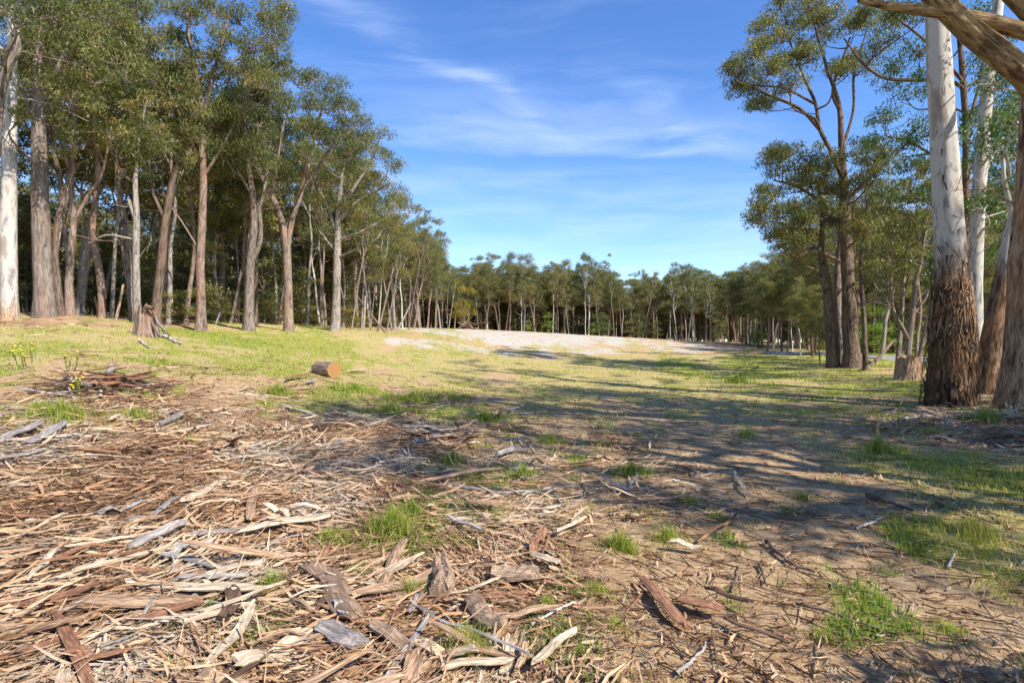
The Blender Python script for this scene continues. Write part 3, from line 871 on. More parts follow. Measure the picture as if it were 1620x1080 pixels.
r1, t1 = hero('gum_tree', 15, [(1503, 641, 84), (1503, 610, 80), (1504, 560, 73), (1506, 515, 66), (1506, 470, 58), (1504, 420, 53), (1500, 350, 51), (1496, 280, 49), (1491, 200, 45), (1487, 120, 42), (1484, 40, 39), (1481, -60, 35), (1478, -200, 28), (1485, -330, 18)],
              [[(1481, -60, 20), (1520, -160, 15), (1570, -240, 9)], [(1479, -150, 18), (1430, -230, 12), (1390, -300, 7)]],
              cl([(1480, -330), (1430, -300), (1540, -280), (1580, -250), (1390, -330), (1500, -400), (1450, -380), (1600, -330)], 46), 'white', 'leaf',
              'huge white-trunked gum with ragged dark bark peeling round its base', G_R, 48, .06, 3, sides=36, rough=.05)
hero('gum_tree', 13.3, [(1621, 642, 88), (1621, 600, 78), (1622, 540, 68), (1623, 470, 60), (1625, 400, 54), (1629, 310, 48), (1631, 220, 42), (1635, 130, 36), (1649, 20, 28), (1659, -100, 18)],
     [[(1635, 130, 22), (1679, 40, 16), (1729, -60, 10)]], cl([(1660, -100), (1700, -140), (1620, -160), (1740, -60), (1680, -40), (1590, -200)], 46), 'stringy', 'leaf',
     'stringy brown-barked gum beside the huge white-trunked gum', G_R, 49, .12, 2.5, sides=36, rough=.13, slim=1.05)
hero('gum_tree', 16.8, [(1561, 612, 50), (1565, 570, 44), (1572, 520, 37), (1582, 460, 32), (1592, 410, 29), (1604, 350, 26), (1622, 270, 22), (1645, 170, 17), (1660, 60, 11)],
     [[(1604, 350, 12), (1590, 290, 9), (1585, 230, 6)]], cl([(1590, 220), (1640, 60), (1680, 20), (1610, 180), (1660, 120)], 36), 'white', 'leaf_green',
     'leaning gum wedged between the white-trunked gum and the stringy brown one', G_R, 50, .2, 2, sides=18, rough=.1)
hero('gum_tree', 21, [(1543, 590, 27), (1544, 530, 24), (1543, 450, 25), (1545, 370, 24), (1549, 290, 24), (1556, 200, 23), (1565, 110, 22), (1577, 30, 20), (1588, -60, 16), (1595, -160, 10)],
     [[(1549, 290, 8), (1575, 240, 6), (1600, 200, 4)]],
     cl([(1590, -140), (1550, -120), (1620, -100), (1600, 190), (1580, 230), (1610, 240), (1548, 215, 30, -1.6), (1556, 320, 30, -1.5), (1575, 120, 30, -1.6), (1590, 300, 30, -1.2)], 36), 'white_low', 'leaf_green',
     'slimmer smooth white gum behind the huge white-trunked gum', G_R, 51, .25, 2.2, sides=16, rough=.04)
hero('gum_tree', 25, [(1530, 588, 16), (1529, 500, 14), (1527, 400, 13), (1528, 300, 12), (1528, 200, 12), (1524, 130, 11), (1518, 60, 9), (1505, -20, 6)],
     [[(1526, 142, 8), (1500, 128, 7), (1440, 127, 7), (1400, 124, 6), (1370, 105, 5), (1335, 60, 3)], [(1526, 140, 6), (1545, 129, 5), (1562, 127, 4)], [(1528, 210, 8), (1545, 150, 6), (1556, 100, 5), (1570, 40, 4)], [(1527, 320, 7), (1490, 260, 6), (1440, 225, 5), (1400, 215, 3)], [(1524, 130, 7), (1470, 70, 6), (1420, 30, 4), (1390, 0, 3)], [(1528, 260, 6), (1570, 230, 5), (1600, 210, 3)],
      [(1527, 380, 5), (1480, 330, 4), (1445, 310, 3)]],
     cl([(1400, 130), (1425, 100), (1450, 70), (1405, 180), (1435, 150), (1455, 200), (1420, 230), (1395, 225), (1440, 260), (1400, 60), (1430, 20), (1460, 10), (1555, 100), (1580, 60), (1600, 120), (1545, 190), (1575, 180), (1605, 200),
         (1545, 260), (1580, 270), (1600, 300), (1555, 330), (1590, 350), (1600, 160), (1445, 310), (1420, 300), (1460, 120), (1550, 20), (1570, 400), (1400, 20), (1455, 350), (1580, 130), (1610, 50)], 27), 'dark', 'leaf_green',
     'dark-stemmed gum with fresh green foliage behind the white trunks', G_R, 52, .3, 2.8, dens=1.1, sides=12)
# the limbs that hang into the top corner come from a tree standing just outside the view
hero('gum_tree', 8.2, [(1800, 735, 120), (1790, 640, 105), (1775, 500, 92), (1760, 380, 84), (1735, 270, 76), (1690, 190, 62), (1655, 153, 53), (1620, 118, 49), (1580, 84, 47), (1540, 50, 45), (1500, 14, 42), (1462, -24, 38), (1420, -80, 30), (1390, -160, 22)],
     [[(1775, 300, 50), (1740, 170, 46), (1690, 95, 42), (1640, 58, 38), (1600, 44, 35), (1560, 34, 32), (1510, 24, 26), (1460, 14, 21), (1410, 7, 16), (1358, 1, 9)],
      [(1690, 190, 40), (1660, 70, 36), (1625, 20, 32), (1590, -20, 28), (1540, -80, 20)], [(1760, 380, 60), (1800, 200, 48), (1830, 20, 36), (1800, -200, 24)]],
     cl([(1390, -190), (1330, -220), (1440, -240), (1540, -140), (1600, -180), (1800, -240), (1860, -100), (1720, -200), (1480, -170), (1660, -260)], 60), 'mossy', 'leaf',
     'rough brown gum leaning in from the right, thick limbs crossing the upper corner', G_R, 53, .2, 1.2, sides=40, rough=.20, leaf_s=.15, slim=1.0)

# ------------------------------------------------------------------ tree kinds that are planted many times
def proto_tree(seed, h, trunk_r, crown_w, fork, nclump, bark, leaf, crown_from=.5, dens=1.0, leaf_s=.24, clr=(1.0, 1.5), lean=.03, dome=True, tone=0.0):
    t = Tree(seed, leaf_s, leaf_s * .36, dens, False, tone)
    r = t.r
    lx, ly = r.normal(0, lean * h, 2)
    zs = np.linspace(0, 1, 7)
    bend = r.normal(0, .012 * h, (7, 2)) * zs[:, None]
    top = .80 * h
    rows = [np.array([lx * z + bend[i, 0], ly * z + bend[i, 1], top * z, trunk_r * (1 - .82 * z ** 1.2)]) for i, z in enumerate(zs)]
    P = t.limb(rows, 9, 0, .08, .4, 4)
    a0 = r.uniform(0, 6.28)
    for k in range(fork):
        a = a0 + k * 2.4 + r.normal(0, .3)
        z0 = r.uniform(crown_from - .12, .68)
        i = min(len(P) - 2, int(z0 / .8 * len(P) * .8 / .8 * .99))
        p = P[max(2, min(i, len(P) - 2))]
        ro = crown_w * .5 * r.uniform(.55, .9)
        q1 = p + np.array([math.cos(a) * ro * .45, math.sin(a) * ro * .45, h * .09])
        q2 = p + np.array([math.cos(a) * ro * .8, math.sin(a) * ro * .8, h * r.uniform(.17, .26)])
        rr = trunk_r * .42
        t.limb([np.r_[p, rr], np.r_[q1, rr * .7], np.r_[q2, rr * .35]], 6, 0, .06, 0, 4)
    jobs = []
    for k in range(nclump):
        for _ in range(30):
            a, f = r.uniform(0, 6.28), r.uniform(.05, 1) ** .6
            z = r.uniform(crown_from, 1.0)
            prof = math.sin(math.pi * min(1, max(0.04, (z - crown_from) / (1 - crown_from) * .74 + .2))) ** .7
            c = np.array([math.cos(a) * f * crown_w * .5 * prof + lx * z, math.sin(a) * f * crown_w * .5 * prof + ly * z, z * h])
            rad = r.uniform(*clr)
            if all(np.linalg.norm((c - q) / (1, 1, .7)) > .62 * (rad + qr) for q, qr in jobs):
                break
        jobs.append((c, rad))
    jobs.sort(key=lambda j: np.hypot(j[0][0] - lx, j[0][1] - ly))
    for c, rad in jobs:
        t.clump(c, (rad, rad, rad * .85), tone=tone + r.normal(0, .06))
    # a few dead bare side branches low on the stem
    for k in range(r.integers(1, 4)):
        i = r.integers(len(P) // 4, len(P) * 2 // 3)
        a = r.uniform(0, 6.28)
        p = P[i]
        L = r.uniform(.8, 2.6)
        t.limb([np.r_[p, .03], np.r_[p + np.array([math.cos(a) * L * .5, math.sin(a) * L * .5, L * .25]), .022], np.r_[p + np.array([math.cos(a) * L, math.sin(a) * L, L * r.uniform(.1, .7)]), .01]], 4, 0, 0, 0, 3)
    return t, bark, leaf, h


PROTO = {}


def reg(key, *a, **k):
    t, bark, leaf, h = proto_tree(*a, **k)
    tm = t.g.mesh('gum_trunk')
    tm.materials.append(M[bark])
    lm = t.l.mesh('gum_crown', False)
    lm.materials.append(M[leaf])
    PROTO[key] = (tm, lm, h)


# key: seed, height, trunk radius, crown width, forks, clumps, bark, leaf
reg('t0', 101, 20, .27, 8.0, 5, 34, 'rough', 'leaf', .40, clr=(1.1, 2.0), dens=.8)
reg('t1', 102, 21, .28, 9.0, 6, 36, 'grey', 'leaf', .44, clr=(1.1, 2.1), dens=.8)
reg('t2', 103, 19, .23, 7.0, 5, 36, 'pink', 'leaf', .46, clr=(.9, 1.4), dens=.8)
reg('t3', 104, 22, .30, 9.2, 6, 38, 'dark', 'leaf', .40, clr=(1.1, 2.1), dens=.8)
reg('o0', 105, 20, .30, 10.0, 8, 15, 'rough', 'leaf', .40, clr=(1.0, 1.6), dens=.6)
reg('o1', 106, 20, .28, 9.0, 7, 12, 'dark', 'leaf', .46, clr=(1.0, 1.5), dens=.55)
reg('t4', 107, 19, .24, 6.2, 4, 34, 'grey', 'leaf', .42, clr=(.8, 1.7), lean=.06, dens=.8)
reg('t5', 108, 23, .27, 10.5, 7, 34, 'pink', 'leaf', .50, clr=(.9, 1.8), lean=.05, dens=.8)
reg('s4', 115, 17, .12, 3.2, 2, 12, 'rough', 'leaf', .62, clr=(.6, 1.0), lean=.07)
reg('s5', 116, 19, .14, 4.0, 3, 14, 'grey', 'leaf', .60, clr=(.6, 1.2), lean=.05)
reg('s0', 111, 17, .14, 4.2, 3, 22, 'grey', 'leaf', .52, clr=(.7, 1.15))
reg('s1', 112, 16, .12, 3.6, 3, 18, 'pale', 'leaf', .46, clr=(.7, 1.05), lean=.05)
reg('s2', 113, 18, .16, 4.8, 3, 24, 'pink', 'leaf', .50, clr=(.7, 1.2))
reg('s3', 114, 15, .13, 4.4, 3, 22, 'dark', 'leaf', .48, clr=(.7, 1.15))
reg('y0', 121, 8, .07, 3.2, 1, 13, 'rough', 'leaf', .18, clr=(.6, 1.0))
reg('y1', 122, 6.5, .06, 2.8, 1, 12, 'dark', 'leaf', .12, clr=(.5, .9))
reg('w0', 123, 4.5, .07, 2.6, 1, 16, 'dark', 'leaf_bright', .08, clr=(.45, .75), leaf_s=.14)


def plant(key, x, y, h, label, group, rz=None, wide=1.0, name='gum_tree', cat='tree', leaf=None, bark=None):
    tm, lm, h0 = PROTO[key]
    rz = RNG.uniform(0, 6.28) if rz is None else rz
    s = h / h0
    o = empty(name, (x, y, h1(x, y) - .06), label, cat, group, rz)
    o.scale = (s * wide, s * wide, s)
    for nm, me, mat in (('trunk', tm, bark), ('crown', lm, leaf)):
        c = bpy.data.objects.new(nm, me)
        COL.objects.link(c)
        c.parent = o
        if mat:
            c.material_slots[0].link = 'OBJECT'
            c.material_slots[0].material = M[mat]
    return o


def plant_px(key, px, d, top, label, group, **k):
    """stand a tree at distance d where it shows at column px, with its top at photo row top"""
    x = (px - 810) / F * d
    zt = CAM_H - (top - 540) / F * d
    return plant(key, x, d, max(2.0, zt - h1(x, d)), label, group, **k)


BARKS = {'t4': 'narrow-crowned grey', 't5': 'wide-crowned pinkish', 's4': 'thin brown-stemmed', 's5': 'thin grey-stemmed', 'o0': 'open-crowned brown', 'o1': 'open-crowned dark', 't0': 'brown-barked', 't1': 'grey-barked', 't2': 'pinkish-barked', 't3': 'dark-barked', 's0': 'thin grey', 's1': 'thin pale', 's2': 'thin pinkish', 's3': 'thin dark'}
PX_MARKS = [(-200, "the smooth white gum"), (50, 'the thickest furrowed gum'), (105, 'the pinkish head-high fork'), (165, 'the bark mound'), (225, 'the splintered stump'), (275, 'the dark right-leaning gum'),
            (320, "the tallest pinkish gum"), (370, "the two-stemmed gum"), (420, "the leaning second stem"), (457, 'the low-forked gum'), (500, 'the yellow-flowered gorse'), (535, 'the fan-limbed gum'),
            (590, 'the cluster of slim gums'), (650, "the sand's left end"), (740, 'the heap of dead branches'), (810, "the sand crest's middle"), (868, "the yellow-green wattle"), (955, 'the dark green round wattle'),
            (1012, "the upright wattle"), (1080, "the sand crest's right end"), (1150, "the sandy slope's foot"), (1215, "the reddish right gum"), (1268, "the pale right trunk"), (1345, 'the tall dark-trunked gum'),
            (1400, 'the sliver of road'), (1433, 'the sawn stump'), (1500, 'the huge white-trunked gum'), (1600, 'the stringy brown-barked gum')]


def mark(px):
    m = min(PX_MARKS, key=lambda q: abs(q[0] - px))
    return m[1]


def side(px):
    d = px - min(PX_MARKS, key=lambda q: abs(q[0] - px))[0]
    return 'right behind' if abs(d) < 6 else 'left of' if d < 0 else 'right of'


# trees of the far wall of forest, read off its skyline: column, distance, top row, kind
FARW = [(556, 46, 300, 's2'), (572, 50, 318, 's0'), (586, 48, 345, 's1'), (598, 52, 330, 's2'), (612, 50, 352, 's1'), (625, 56, 325, 't2'), (637, 58, 348, 's0'), (646, 62, 330, 's1'), (655, 66, 345, 't1'), (664, 70, 352, 's2'), (676, 74, 372, 't0'),
        (688, 80, 392, 's0'), (697, 84, 405, 't2'), (708, 90, 418, 's2'), (718, 94, 425, 't1'), (730, 98, 428, 's0'), (741, 100, 426, 't3'), (757, 92, 410, 's1'), (772, 104, 424, 't0'), (790, 102, 404, 't1'), (806, 104, 401, 't3'), (828, 106, 403, 't0'),
        (846, 104, 418, 't2'), (862, 110, 432, 's0'), (880, 108, 420, 't1'), (893, 106, 421, 't0'), (908, 112, 436, 's2'), (931, 104, 406, 't3'), (948, 108, 432, 's0'), (964, 106, 427, 't2'), (984, 110, 440, 's2'), (1003, 102, 435, 't1'), (1022, 104, 433, 't0'),
        (1040, 104, 438, 's0'), (1060, 100, 436, 't2'), (1078, 96, 426, 't3'), (1096, 94, 432, 't0'), (1116, 92, 444, 't2'), (1134, 90, 446, 's2'), (1152, 84, 442, 't0'), (1166, 78, 436, 't2'), (1180, 72, 424, 't3'), (1194, 66, 418, 's3'), (1206, 62, 414, 't0'), (1222, 56, 418, 't1')]
SWAP = {'t0': ['t0', 't4', 't5'], 't1': ['t1', 't5'], 't2': ['t2', 't4'], 's0': ['s0', 's5'], 's2': ['s2', 's4', 's5'], 's1': ['s1', 's4']}
_rs = np.random.default_rng(12)
for px, d, top, k in FARW:
    k = str(_rs.choice(SWAP.get(k, [k])))
    top += _rs.normal(0, 5)
    nm = {'t': 'tall', 's': 'slim'}[k[0]]
    plant_px(k, px, d, top, f'{BARKS[k]} gum in the far forest wall, {side(px)} {mark(px)}', 'gums of the far forest wall', wide=_rs.uniform(.85, 1.15), bark=str(_rs.choice(['pale', 'grey', 'pink', 'rough'])) if _rs.random() < .65 else None)
for i in range(26):
    px, d = 640 + i * 20.5 + _rs.normal(0, 5), 88 + _rs.uniform(0, 14) - max(0, i - 17) * 1.5
    k = str(_rs.choice(['s4', 's5', 's1']))
    plant_px(k, px, d, 428 + _rs.normal(0, 12), f'{BARKS[k]} gum before the far forest wall, {side(px)} {mark(px)}', 'slender gums before the far forest wall', wide=_rs.uniform(.8, 1.1), bark=str(_rs.choice(['pale', 'grey', 'pale', 'pink'])))
# the right-hand forest coming forward along the slope
RIGHTW = [(1174, 74, 452, 's3'), (1186, 66, 455, 's3'), (1214, 50, 402, 't2'), (1237, 46, 425, 't3'), (1245, 45, 440, 's2'), (1231, 58, 430, 's0'), (1254, 52, 450, 's1'), (1267, 41, 440, 's1'), (1259, 60, 410, 't0'), (1286, 38, 452, 't3'), (1297, 32.5, 480, 's3'),
          (1279, 55, 400, 't0'), (1310, 48, 380, 't1'), (1296, 64, 400, 't2'), (1330, 60, 390, 't0')]
for px, d, top, k in RIGHTW:
    plant_px(k, px, d, top, f'{BARKS[k]} gum at the edge of the right forest, by {mark(px)}, ' if False else f'{BARKS[k]} gum of the right forest, {side(px)} {mark(px)}', 'gums of the right forest', wide=1.2)

# fill: the forest behind the front rows, one by one
_r = np.random.default_rng(77)
placed = [(o.location.x, o.location.y) for o in COL.objects if o.name.startswith('gum_tree')]


def too_close(x, y, m):
    return any((x - a) ** 2 + (y - b) ** 2 < m * m for a, b in placed)


def fill(n, sampler, keys, hr, where, group, mind, wide=(1.0, 1.25)):
    k = 0
    for _ in range(n * 40):
        if k >= n:
            break
        x, y = sampler()
        if too_close(x, y, mind):
            continue
        placed.append((x, y))
        key = keys[_r.integers(len(keys))]
        plant(key, x, y, _r.uniform(*hr) * (1 if key[0] != 'y' else .42), f"{BARKS.get(key, 'young bushy')} gum {where}, {side(810 + F * x / y)} {mark(810 + F * x / y)}" if y > 5 else f"{BARKS.get(key, 'young bushy')} gum {where}", group, wide=_r.uniform(*wide))
        k += 1


def edge_left(y):
    return np.interp(y, [14, 20, 30, 40, 55, 70, 90, 110], [-19, -17.5, -16.5, -13.5, -12.5, -12, -11, -10])


def s_left():
    y = _r.uniform(22, 95)
    x = edge_left(y) - 1.2 - abs(_r.exponential(13))
    return x, y


def s_far():
    y = _r.uniform(106, 138)
    return _r.uniform(-22, 46), y


def s_right():
    y = _r.uniform(34, 92)
    x = np.interp(y, [30, 40, 50, 60, 75, 92], [20, 21.5, 23.5, 26.5, 31, 36]) + abs(_r.exponential(9))
    return x, y


fill(66, s_left, ['t4', 't2', 's0', 't1', 's2', 's3', 's4', 's5', 't2'], (12, 18), 'deep in the left forest', 'gums deep in the left forest', 2.0)
def s_left_near():
    y = _r.uniform(23, 62)
    return edge_left(y) - _r.uniform(1.5, 11), y


fill(34, s_left_near, ['s1', 's4', 's5', 's4', 's2', 's0'], (11, 17), 'among the left front rows', 'slim gums among the left front rows', 1.1, (.9, 1.15))
fill(14, s_far, ['t0', 't1', 't2', 't3', 's0', 's2'], (11, 15.5), 'behind the far forest wall', 'gums behind the far forest wall', 2.6)
fill(30, s_right, ['t4', 't2', 's4', 's5', 's0', 's3', 's2'], (10, 15), 'inside the right forest', 'gums inside the right forest', 2.6)
for x, y, k, h in [(44, 50, 't2', 16), (40, 62, 't0', 17), (25, 25.5, 's0', 13), (50, 60, 't0', 17), (48, 74, 't3', 17), (23.5, 31, 's2', 12), (35, 66, 't1', 16), (37, 57, 't4', 15), (31, 58, 's5', 14)]:
    placed.append((x, y))
    plant(k, x, y, h, f'{BARKS[k]} gum beyond the road, {side(810 + F * x / y)} {mark(810 + F * x / y)}', 'gums beyond the road', wide=1.25)
for x, y, k, h in [(14.5, 4.6, 'o0', 20), (16.5, 2.4, 'o1', 20), (12.4, -1.5, 'o1', 18), (22, -3, 'o0', 20), (25, 2, 'o1', 22), (28, 9, 'o0', 19), (10.8, 1.2, 'o1', 15), (5.1, .1, 'y1', 3.9)]:
    placed.append((x, y))
    plant(k, x, y, h, f"{BARKS.get(k, 'young bushy')} gum outside the picture on the right, shading the track", 'gums outside the picture on the right', wide=1.2)

# understorey: saplings and shrubs
def s_under_left():
    y = _r.uniform(24, 90)
    return edge_left(y) - 2.5 - abs(_r.exponential(10)), y


def s_under_far():
    return _r.uniform(-20, 44), _r.uniform(104, 126)


fill(20, s_under_left, ['y0', 'y1'], (6, 14), 'among the left trunks', 'saplings under the left forest', 1.5, (1.0, 1.5))
fill(10, s_under_far, ['y0', 'y1'], (8, 15), 'under the far forest wall', 'saplings under the far forest', 2.0, (1.1, 1.6))
fill(8, s_right, ['y0', 'y1'], (6, 12), 'under the right forest', 'saplings under the right forest', 2.0, (1.1, 1.6))
for px, d, top, lf, lab, wd in [(868, 86, 492, 'leaf_bright', 'small yellow-green wattle standing out against the dark far forest', .9), (833, 86, 508, 'leaf_bright', 'tiny yellow-green wattle left of the larger one at the far forest', 1.0),
                                (952, 86, 492, 'leaf_green', 'dark green round wattle at the far end of the sand', 1.3), (940, 86, 518, 'leaf_bright', 'low light-green bush hugging the round dark wattle', 1.5), (1013, 86, 490, 'leaf_green', 'upright cypress-like wattle right of centre in the far forest', .8),
                                (998, 86, 502, 'leaf', 'brownish bush between the two dark wattles', 1.1), (1035, 86, 505, 'leaf', 'grey-green bush right of the upright wattle', 1.2), (735, 86, 440, 'leaf_gold', 'golden-crowned tree where the left and far forest meet', .8)]:
    plant_px('w0', px, d, top, lab, 'wattles before the far forest', wide=wd, name='wattle_shrub', cat='shrub', leaf=lf)
for px, d, top, lf, lab, wd in [(478, 45, 508, 'leaf_gold', 'yellow-flowering gorse bush between the forked gum and the fan-limbed gum', 1.9), (497, 46, 512, 'leaf_gold', 'smaller golden gorse bush left of the fan-limbed gum', 1.9), (548, 47, 512, 'leaf_gold', 'gorse bush tucked right of the fan-limbed gum', 2.0),
                                (610, 60, 512, 'leaf', 'low olive bush among the slim leaning gums', 2.4), (570, 52, 514, 'leaf_gold', 'low gorse under the slim gums', 2.2), (265, 31, 500, 'leaf', 'low fern-green bush right of the splintered stump', 2.2), (290, 33, 505, 'leaf_green', 'small green bush left of the tallest pinkish gum', 2.2),
                                (350, 36, 508, 'leaf', 'low bush right of the tallest pinkish gum', 2.4), (430, 40, 508, 'leaf', 'low bush left of the forked gum', 2.4),
                                (1288, 42, 545, 'leaf_gold', 'brownish low bush at the foot of the right forest', 1.8), (1200, 58, 540, 'leaf_bright', 'bright low bush at the edge of the right forest', 1.8)]:
    plant_px('w0', px, d, top, lab, 'low bushes at the forest edges', wide=wd, name='bush', cat='bush', leaf=lf)
for px, d, top, lab, wd in [(1363, 50, 478, 'bright green garden tree glowing behind the tall dark-trunked gum', 1.5), (1388, 49, 508, 'bright green round bush beyond the strip of road', 1.8), (1412, 52, 500, 'bright green bush across the road, above the sawn stump', 1.6),
                            (1378, 56, 470, 'tall light-green tree beyond the road', 1.2), (1450, 50, 515, 'green bush across the road by the white-trunked gum', 1.7), (1480, 47, 500, 'green bush across the road hidden behind the white trunk', 1.6)]:
    plant_px('w0', px, d, top, lab, 'bright green bushes beyond the road', wide=wd, name='garden_bush', cat='bush')

# ------------------------------------------------------------------ the road glimpsed on the right
def strip(name, pts, half, lift, mat):
    p = smooth_path(np.array(pts, float), 14)
    d = np.gradient(p, axis=0)
    d /= np.linalg.norm(d, axis=1, keepdims=True)
    nrm = np.stack([-d[:, 1], d[:, 0]], -1)
    V = []
    for s_ in (-1, -.5, 0, .5, 1):
        q = p + nrm * half * s_
        V.append(np.c_[q, H(q[:, 0], q[:, 1]) * 0 + H(p[:, 0], p[:, 1]) + lift + .05 * (1 - s_ * s_) - (.25 if abs(s_) == 1 else 0)])
    V = np.stack(V, 1)
    n, m = V.shape[:2]
    i = np.arange(n - 1)[:, None] * m
    j = np.arange(m - 1)[None]
    Q = np.stack([i + j, i + j + 1, i + m + j + 1, i + m + j], -1)
    return link(name, mesh_np(name, V.reshape(-1, 3), Q, None, None, True), mat)


def road_mat():
    m, t = new_mat('worn_asphalt')
    tcn = t.n('ShaderNodeTexCoord')
    n1 = t.noise(tcn.outputs['Object'], 14, 5, .6)
    n2 = t.noise(tcn.outputs['Object'], .8, 3, .6)
    c = t.mix(n1, (.15, .15, .16), (.27, .27, .28))
    c = t.mix(t.math('MULTIPLY', n2, .4), c, (.33, .31, .28))
    b = t.n('ShaderNodeBsdfPrincipled', {'Base Color': c, 'Roughness': .8})
    t.n('ShaderNodeOutputMaterial', {'Surface': b.outputs[0]})
    return m


M['road'] = road_mat()
tag(strip('road', [(21, 46.2), (23.5, 44), (26.5, 41.6), (32, 38), (42, 33), (58, 27), (80, 20)], 2.6, .10, M['road']), kind='structure')
# ------------------------------------------------------------------ the far depth of the forest: one mass nobody could count
def deep_forest():
    r = np.random.default_rng(303)
    keys = ['t0', 't1', 't3', 's0', 's2', 's3', 'y0', 'y1', 's4', 's5']
    pts, kinds, sc = [], [], []

    def region(n, f, hs, ks):
        for _ in range(n):
            x, y = f()
            k = ks[r.integers(len(ks))]
            pts.append((x, y, h1(x, y) - .06))
            kinds.append(k)
            sc.append(r.uniform(*hs) / PROTO[keys[k]][2] * (.5 if k in (6, 7) else 1))

    def left():
        y = r.uniform(16, 135)
        return edge_left(y) - r.uniform(10, 75), y

    def left_low():
        y = r.uniform(20, 125)
        return edge_left(y) - r.uniform(7, 60), y

    def far():
        return r.uniform(-45, 80), r.uniform(128, 200)

    def far_edge():
        return r.uniform(-24, 52), r.uniform(112, 128)

    def far_near():
        return r.uniform(-26, 60), r.uniform(118, 130)

    def right():
        y = r.uniform(40, 135)
        return np.interp(y, [30, 40, 60, 75, 92, 140], [62, 58, 50, 46, 50, 62]) + r.uniform(0, 62), y

    def right2():
        y = r.uniform(8, 44)
        return np.interp(y, [8, 24, 44], [48, 56, 62]) + r.uniform(0, 40), y
    region(230, left, (9, 15), [3, 4, 5, 8, 9])
    region(330, left_low, (8, 16), [6, 7])
    region(150, far, (11, 15), [0, 1, 2, 4, 5])
    region(380, far, (12, 22), [6, 7])
    region(90, far_edge, (11, 14.5), [0, 2, 8, 9])
    region(40, far_near, (9, 15), [6, 7])
    region(130, right, (9, 14), [0, 1, 2, 4, 5])
    region(190, right, (9, 17), [6, 7])
    region(40, right2, (12, 18), [0, 1, 2, 6, 7])
    n = len(pts)
    me = bpy.data.meshes.new('forest')
    me.vertices.add(n)
    me.vertices.foreach_set('co', np.array(pts, np.float32).ravel())
    a = me.attributes.new('kind', 'INT', 'POINT')
    a.data.foreach_set('value', np.array(kinds, np.int32))
    a = me.attributes.new('size', 'FLOAT_VECTOR', 'POINT')
    s = np.array(sc)
    a.data.foreach_set('vector', np.stack([s * 1.25, s * 1.25, s], -1).astype(np.float32).ravel())
    a = me.attributes.new('turn', 'FLOAT_VECTOR', 'POINT')
    a.data.foreach_set('vector', np.stack([0 * s, 0 * s, r.uniform(0, 6.28, n)], -1).astype(np.float32).ravel())
    o = link('forest', me)
    tag(o, 'deep mass of gum trunks and foliage behind the countable trees', 'forest', None, 'stuff')
    ng = bpy.data.node_groups.new('forest_growth', 'GeometryNodeTree')
    ng.interface.new_socket('Geometry', in_out='INPUT', socket_type='NodeSocketGeometry')
    ng.interface.new_socket('Geometry', in_out='OUTPUT', socket_type='NodeSocketGeometry')
    N, L = ng.nodes, ng.links
    gi, go, jn = N.new('NodeGroupInput'), N.new('NodeGroupOutput'), N.new('GeometryNodeJoinGeometry')

    def named(nm, typ):
        q = N.new('GeometryNodeInputNamedAttribute')
        q.data_type = typ
        q.inputs[0].default_value = nm
        return q.outputs[0]
    kn, sz, tu = named('kind', 'INT'), named('size', 'FLOAT_VECTOR'), named('turn', 'FLOAT_VECTOR')
    for k, key in enumerate(keys):
        tm, lm, _ = PROTO[key]
        src = [next(q for q in COL.objects if q.data is m_ and q.material_slots[0].link == 'DATA') for m_ in (tm, lm)]
        j2 = N.new('GeometryNodeJoinGeometry')
        for q in src:
            oi = N.new('GeometryNodeObjectInfo')
            oi.inputs[0].default_value = q
            L.new(oi.outputs['Geometry'], j2.inputs[0])
        cmpn = N.new('FunctionNodeCompare')
        cmpn.data_type = 'INT'
        cmpn.operation = 'EQUAL'
        L.new(kn, cmpn.inputs[2])
        cmpn.inputs[3].default_value = k
        ip = N.new('GeometryNodeInstanceOnPoints')
        L.new(gi.outputs[0], ip.inputs['Points'])
        L.new(cmpn.outputs[0], ip.inputs['Selection'])
        L.new(j2.outputs[0], ip.inputs['Instance'])
        e2r = N.new('FunctionNodeEulerToRotation')
        L.new(tu, e2r.inputs[0])
        L.new(e2r.outputs[0], ip.inputs['Rotation'])
        L.new(sz, ip.inputs['Scale'])
        L.new(ip.outputs[0], jn.inputs[0])
    L.new(jn.outputs[0], go.inputs[0])
    md = o.modifiers.new('growth', 'NODES')
    md.node_group = ng


deep_forest()

